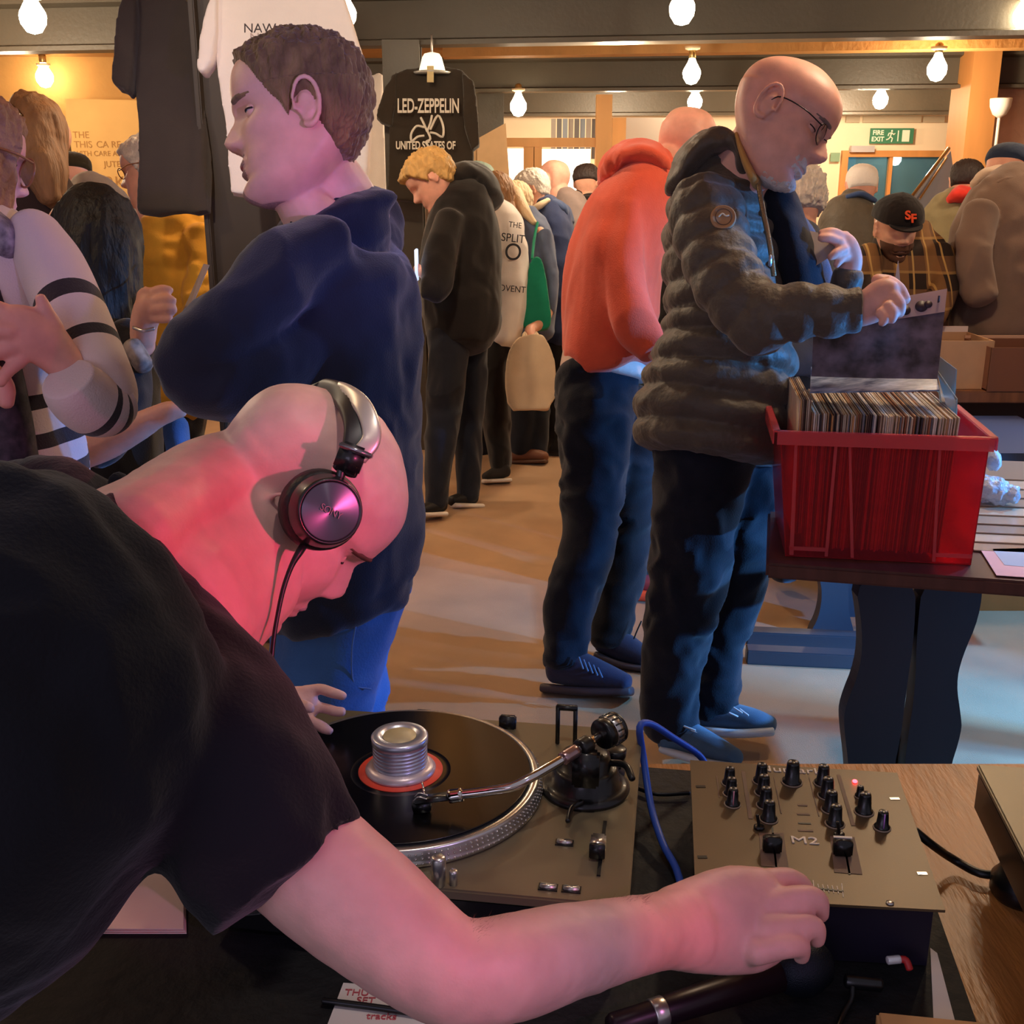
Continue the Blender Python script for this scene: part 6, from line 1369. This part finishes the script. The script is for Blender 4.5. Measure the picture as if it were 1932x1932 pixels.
mb.loft([(-55, 440, 2.02, 60, .06), (60, 470, 1.99, 40, .05), (105, 520, 1.95, 40, .05), (165, 670, 1.88, 40, .045), (200, 750, 1.85, 38, .04), (175, 755, 1.84, 38, .035), (150, 715, 1.83, 36, .032)], n=18)
mb.loft([(-55, 440, 2.02, 60, .06), (-60, 600, 1.95, 40, .05), (-30, 690, 1.82, 24, .03)], n=16)
mb.loft([(150, 715, 1.83, 36, .032), (122, 685, 1.81, 36, .030), (85, 648, 1.78, 46, .026), (45, 628, 1.76, 52, .024), (10, 622, 1.75, 48, .022)], n=22)
for f in ([(20, 592, 1.75, 17), (-15, 578, 1.74, 15), (-50, 570, 1.73, 13)], [(20, 625, 1.74, 18), (-20, 622, 1.73, 16), (-55, 630, 1.72, 14)], [(25, 655, 1.75, 17), (-10, 668, 1.74, 15), (-40, 690, 1.73, 13)], [(40, 678, 1.76, 15), (15, 700, 1.75, 13), (0, 722, 1.74, 11)],
          [(108, 655, 1.79, 20), (104, 620, 1.78, 17), (90, 592, 1.77, 14), (76, 562, 1.76, 11)], [(-20, 700, 1.8, 22), (8, 730, 1.8, 20), (12, 760, 1.8, 15)]):
    mb.loft(f, n=12, cap=.8)
mb.build('body', skin('skin_woman', (226, 160, 146)), wr, remesh=.004, sm=3)
HW.eyes(wr, (80, 90, 90), (.9, 0, 0), lids=MATS['skin_woman'])
HW.hair(full(.10), .05, mat('hair_gold_brown', (156, 112, 84), .6, var=.2, vscale=30, bump=.7, bscale=120), wr, noise=.02)
MB().loft([(-20, 380, 2.0, 30, .05), (5, 420, 2.02, 26, .05), (35, 440, 2.04, 12, .04)], n=16).build('hair', m_hbr, wr)
m_cr = (226, 202, 196); m_bk = (44, 34, 38)
m_slv_ = stripe_mat('cardigan_sleeve', m_cr, m_bk, [(.165, .195), (.255, .275)])
MB().loft([(70, 455, 1.98, 52, .075), (100, 510, 1.95, 62, .075), (135, 590, 1.91, 64, .07), (170, 670, 1.88, 62, .066), (202, 740, 1.86, 56, .06), (205, 775, 1.85, 46, .05)], n=40, sub=8, cap=.5).build('sleeve', m_slv_, wr)
m_fa = stripe_mat('cardigan_forearm', m_cr, m_bk, [(.012, .026), (.045, .058)])
MB().loft([(222, 762, 1.87, 44, .05), (200, 768, 1.85, 56, .055), (172, 760, 1.82, 62, .055), (145, 738, 1.79, 60, .052), (128, 715, 1.77, 52, .046)], n=40, sub=8, cap=.08).build('sleeve_cuff', m_fa, wr)
m_bd_ = stripe_mat('cardigan_body', m_cr, m_bk, [(1.285, 1.31), (1.15, 1.175), (1.085, 1.11), (1.02, 1.05)], 'obj')
mb = MB(); mb.loft([(-40, 430, 2.05, 80, .12), (-10, 500, 2.05, 105, .16), (10, 620, 2.05, 108, .17), (22, 760, 2.05, 112, .17), (40, 870, 2.05, 118, .17), (50, 1100, 2.05, 120, .17)], n=44, sub=6); mb.build('cardigan', m_bd_, wr, remesh=.008, disp=folds(.008, .1, (1, 1, 1), 9))
m_fl = mat('floral_black', (22, 18, 26), .8, var=1, vscale=55, vcol=(70, 56, 66))
mb = MB(); mb.loft([(-20, 560, 1.93, 30, .06), (0, 680, 1.90, 36, .06), (12, 800, 1.90, 48, .06), (30, 1000, 1.90, 60, .06)], n=24); mb.build('dress', m_fl, wr, remesh=.008)
mb = MB(); mb.loft([(-10, 425, 1.95, 26, .05), (8, 450, 1.93, 30, .05), (12, 485, 1.92, 18, .04)], n=24); mb.build('scarf', mat('leopard', (60, 50, 66), .85, var=1, vscale=45, vcol=(190, 176, 186)), wr, remesh=.006)
MB().loft([(62, 432, 1.965, 6, .006), (78, 500, 1.90, 14, .006), (98, 590, 1.845, 15, .006), (120, 680, 1.83, 15, .006)], n=14, ex=4).build('bag_strap', mat('strap_brown', (150, 86, 78), .6, bump=.2, bscale=80), wr)
m_hm = stripe_mat('hem_blue', (206, 212, 222), (30, 38, 70), [(.42, .47), (.53, .56)], 'obj')
mb = MB(); mb.loft([(60, 1120, 2.05, 112, .16), (60, 1500, 2.05, 90, .14), (60, 1880, 2.05, 70, .12)], n=30); mb.build('skirt', m_fl, wr, remesh=.012)
# glasses
gw = root('glasses', HW.w((.36, 0, 0))); m_gf = mat('glasses_brown', (150, 96, 60), .3)
for q in (-1, 1):
    c = np.array([.375, q * .145, -.02]); pts = [HW.w(c + np.array([0, math.cos(a) * .115, math.sin(a) * .105])) for a in np.linspace(0, 2 * math.pi, 25)]
    MB().tube(pts, .0022, n=8, sub=1).build('rim', m_gf, gw); MB().prism(pts[:-1], HW.F * .002).build('lens', MATS['lens_glass'], gw, smooth=False)
    MB().tube([HW.w((.36, q * .26, .03)), HW.w((.18, q * .34, .035)), HW.w((-.05, q * .35, .03))], .0022, n=6).build('temple', m_gf, gw)
tag(gw, 'large brown framed glasses on the face at the left edge', 'glasses')
# ---- long haired woman with clip
r, H = person('long haired person with a dark hair clip and black top behind the striped cardigan', (72, 268, 3.55, .25, (.45, -.25, .85), (.05, 1, 0)), SK, None, base=base(70, 1150, 3.6), neck=[(75, 300, 3.55, 34), (75, 350, 3.58, 40)],
    parts=[('hair', m_hbr, [[(52, 205, 3.52, 34, .07), (68, 232, 3.5, 52, .11), (72, 280, 3.5, 52, .12), (85, 330, 3.48, 40, .1), (98, 380, 3.48, 22, .06)]], .007, folds(.008, .03, (1, 1, .2), 5)), ('top', cloth('plum_black', (58, 44, 44)), [[(75, 330, 3.62, 48, .12), (75, 380, 3.62, 74, .16), (75, 480, 3.62, 78, .17), (75, 700, 3.62, 74, .16)]]), ('trousers', m_blkc, [[(75, 680, 3.65, 70, .15), (75, 1080, 3.65, 46, .12)]])])
mb = MB(); mb.loft([(20, 205, 3.42, 8, .02), (30, 222, 3.40, 17, .03), (30, 245, 3.40, 15, .03), (22, 262, 3.42, 7, .02)], n=14); mb.build('hair_clip', mat('clip_brown', (74, 44, 22), .3, coat=.4), r, remesh=.005, disp=folds(.008, .02, (1, 1, 1), 3))
# ---- grey hood and dark beanie
r, H = person('person in a grey hooded top and dark beanie at the back left by the poster', (138, 338, 5.4, .24, (-.3, -.3, .9), (0, 1, 0)), SK2, None, base=base(180, 900, 5.4), neck=[(140, 350, 5.4, 22), (160, 380, 5.4, 26)],
    parts=[('hooded_top', cloth('grey_top', (136, 120, 104)), [[(165, 352, 5.3, 36, .12), (185, 390, 5.3, 62, .16), (200, 460, 5.3, 72, .17), (200, 620, 5.3, 68, .16)]]), ('trousers', m_blkc, [[(195, 600, 5.35, 58, .14), (195, 900, 5.4, 40, .1)]])])
H.hair(lambda P, U, T_: ss(U, .50, .56), .04, cloth('beanie_dark', (54, 44, 22)), r, 'beanie', noise=.004)
# ---- elder in mustard coat
m_mu = cloth('mustard_coat', (204, 146, 48), sheen=.1, var=.12)
r, H = person('white haired person in glasses and a mustard yellow coat behind the hanging dark shirt', (282, 322, 3.95, .25, (-.9, -.15, .15), (-.05, 1, 0)), SK, (short_mask(line=.74, nape=.2, side=.40), .05, m_hg, .02), base=base(330, 1000, 4.0), neck=[(288, 345, 3.95, 36, .06), (305, 400, 3.97, 46, .08)],
    parts=[('coat', m_mu, [[(318, 395, 3.98, 46, .12), (330, 430, 3.98, 72, .17), (332, 520, 3.98, 78, .19), (330, 640, 3.98, 76, .18), (328, 760, 3.98, 70, .17)], [(375, 440, 3.85, 28, .06), (378, 520, 3.82, 28, .06), (365, 600, 3.80, 26, .06)]], .010, folds(.014, .09, (1, 1, 1.6), 71)), ('trousers', m_blkc, [[(330, 740, 4.0, 64, .14), (330, 1000, 4.0, 42, .1)]])])
g2 = root('glasses', H.w((.38, 0, 0)))
for q in (-1, 1):
    c = np.array([.36, q * .14, -.01]); pts = [H.w(c + np.array([0, math.cos(a) * .10, math.sin(a) * .07])) for a in np.linspace(0, 2 * math.pi, 17)]
    MB().tube(pts, .0018, n=6, sub=1).build('rim', m_gf, g2); MB().tube([H.w((.34, q * .24, .0)), H.w((.15, q * .34, .01)), H.w((-.05, q * .35, .0))], .0018, n=6).build('temple', m_gf, g2)
tag(g2, 'small glasses worn by the white haired person in the mustard coat', 'glasses')
# ---- dark haired person in black
m_hblk = mat('hair_black', (12, 11, 15), .6, bump=.8, bscale=80, stretch=(1, 1, .3))
r, H = person('person with long black hair seen from behind, bare forearm out, left of the navy sweater', (178, 470, 2.72, .25, (.6, -.2, .75), (0, 1, 0)), SK, None, base=base(200, 1350, 2.7), neck=[(180, 500, 2.72, 50, .06), (190, 570, 2.72, 60, .07)], vox=.005,
    hands=[[(190, 570, 2.72, 60, .07), (230, 640, 2.6, 34), (235, 740, 2.52, 34), (190, 820, 2.44, 34), (150, 850, 2.40, 36)], [(190, 570, 2.72, 60, .07), (245, 660, 2.6, 26), (270, 650, 2.53, 24)], [(150, 850, 2.40, 38), (200, 832, 2.38, 36), (258, 806, 2.36, 28), (296, 786, 2.35, 22), (322, 776, 2.34, 20), (345, 776, 2.34, 12)], [(300, 782, 2.35, 12), (325, 766, 2.34, 9), (344, 762, 2.34, 7)],
           [(270, 640, 2.52, 24), (272, 610, 2.50, 26), (282, 580, 2.48, 28), (292, 560, 2.48, 22)], [(280, 556, 2.47, 11), (305, 546, 2.46, 10), (322, 548, 2.46, 8)], [(290, 570, 2.46, 11), (314, 564, 2.45, 10), (328, 568, 2.45, 8)], [(290, 585, 2.46, 11), (315, 582, 2.45, 10), (330, 585, 2.45, 8)], [(285, 600, 2.47, 10), (306, 602, 2.46, 9), (322, 603, 2.45, 7)], [(268, 575, 2.48, 10), (266, 556, 2.47, 9), (276, 546, 2.46, 7)]],
    parts=[('hair', m_hblk, [[(172, 385, 2.70, 40, .07), (180, 420, 2.68, 76, .12), (184, 480, 2.66, 82, .14), (190, 560, 2.66, 76, .13), (200, 640, 2.66, 66, .11), (215, 700, 2.66, 46, .09)]], .009, folds(.012, .05, (1, 1, .25), 5)),
           ('top', m_blkc, [[(180, 560, 2.78, 60, .12), (180, 640, 2.78, 105, .17), (190, 760, 2.78, 110, .18), (200, 960, 2.78, 104, .17)], [(235, 640, 2.6, 44, .07), (240, 740, 2.55, 44, .065), (200, 820, 2.45, 46, .06), (170, 845, 2.42, 44, .055)], [(250, 680, 2.6, 34, .05), (262, 655, 2.54, 28, .04)]], .010),
           ('jeans', m_jb, [[(220, 930, 2.8, 108, .16), (280, 1000, 2.8, 100, .15), (250, 1300, 2.8, 70, .12)], [(330, 800, 2.6, 22, .04), (340, 870, 2.6, 26, .05), (350, 940, 2.65, 40, .06)]])])
MB().loft([(250, 655, 2.50, 20, .045), (272, 690, 2.5, 18, .04)], n=14).build('cuff', mat('cuff_pattern', (186, 170, 150), .85, var=.8, vscale=30, vcol=(60, 50, 48)), r)
MB().tube([W(252, 618, 2.46), W(270, 624, 2.45), W(290, 620, 2.46)], .004, n=8).build('bracelet', m_slv, r)
o = MB().prism([W(330, 620, 2.44), W(345, 618, 2.44), W(395, 500, 2.6), W(384, 498, 2.6)], (0, .004, 0)).build('clear_sleeve', mat('sleeve_grey', (1, 1, 1)), smooth=False); tag(o, 'thin greyish translucent sleeve held by the hand in front of the mustard coat', 'record')

# ================================================================ hanging shirts
m_dt = cloth('washed_black_tee', (66, 58, 54), sheen=.2, var=.06); m_dt2 = cloth('brown_black_tee', (56, 48, 40), sheen=.2, var=.06); m_ws = cloth('white_hanging_tee', (244, 230, 220), sheen=.05, var=.03)
def hung(name, pts, z, th, m, label, k=0, f=None, sleeve=None, vox=.008):
    r_ = root('hanging_t_shirt', W(np.mean([p[0] for p in pts]), max(p[1] for p in pts), z))
    outline_solid('shirt_body', pts, z, th, m, vox, f or folds(.012, .16, (1, 1, .25), len(pts)), r_, k=k, sm=2)
    if sleeve:
        for s_ in sleeve: outline_solid('sleeve', s_[0], s_[1], s_[2], m, vox, folds(.006, .08, (1, 1, .4), 3), r_, k=0, sm=2)
    tag(r_, label, 't-shirt'); return r_
r1 = hung('a', [(262, -10), (300, -14), (345, -8), (366, 6), (376, 60), (386, 150), (392, 280), (399, 404), (340, 402), (268, 400), (266, 320), (258, 200), (254, 110), (252, 30)], 3.35, .05, m_dt, 'dark grey black t-shirt hanging from the post at the upper left', sleeve=[([(262, -8), (236, 10), (226, 60), (216, 155), (222, 168), (240, 172), (248, 186), (254, 150), (262, 80)], 3.33, .07)])
MB().tube([W(300, -30, 3.35), W(320, -14, 3.35), W(350, -4, 3.35)], .004, n=8).build('hanger', m_slv, r1)
r2 = hung('b', [(412, -40), (480, -60), (560, -60), (640, -30), (664, 40), (690, 130), (694, 250), (688, 380), (560, 390), (468, 372), (436, 368), (430, 300), (418, 180), (410, 100), (404, 20)], 3.05, .05, m_ws, 'white t-shirt with small black print hanging behind the short haired head', sleeve=[([(412, -30), (392, 20), (384, 70), (376, 135), (386, 146), (404, 120), (414, 60)], 3.03, .06)])
m_pt = mat('tee_print', (70, 60, 62), .8)
text('NAW', .035, W(490, 54, 2.96), RT, UPV, m_pt, 'chest_print', r2)
r3 = hung('c', [(676, 170), (690, 152), (716, 142), (724, 148), (724, 200), (728, 280), (732, 380), (690, 392), (650, 380), (652, 240), (664, 190)], 6.4, .08, m_ws, 'cream white t-shirt hanging just left of the black printed shirt')
r4 = hung('d', [(766, 134), (800, 128), (816, 132), (838, 128), (872, 136), (884, 150), (890, 200), (893, 300), (886, 384), (800, 382), (731, 378), (733, 300), (735, 200), (740, 146)], 5.95, .05, m_dt2, 'black t-shirt with white lettering and winged figure on the central post', f=folds(.010, .22, (1, 1, .3), 5),
          sleeve=[([(748, 138), (728, 165), (710, 222), (718, 232), (740, 240), (748, 190)], 5.93, .05), ([(872, 140), (894, 158), (903, 220), (906, 275), (890, 286), (876, 240)], 5.93, .07)])
m_wp = mat('white_print', (222, 214, 198), .8)
ZP = 5.85
text('LED-ZEPPELIN', .105, W(808, 201, ZP), RT, UPV, m_wp, 'chest_print', r4, bold=.002, sx=.50, ext=.002)
text('UNITED STATES OF', .058, W(803, 275, ZP), RT, UPV, m_wp, 'chest_print', r4, bold=.0015, sx=.62, ext=.002)
mb = MB(); w_ = lambda x, y: W(x, y, ZP)
for pl in ([(806, 248), (800, 234), (794, 222)], [(806, 248), (812, 232), (815, 218)], [(806, 246), (812, 262), (804, 268), (810, 278)], [(800, 240), (786, 238), (776, 252), (777, 266), (788, 258), (800, 256)], [(812, 244), (826, 218), (836, 238), (835, 258), (822, 252), (812, 250)]):
    mb.tube([w_(*q) for q in pl], .006, n=8, sub=4)
mb.build('winged_figure_print', m_wp, r4)
MB().box(W(812, 140, 5.83), (.035, .006, .085), np.stack([RT, FW, UPV], 1)).build('price_tag', mat('tag_cream', (210, 190, 140), .7), r4, smooth=False)
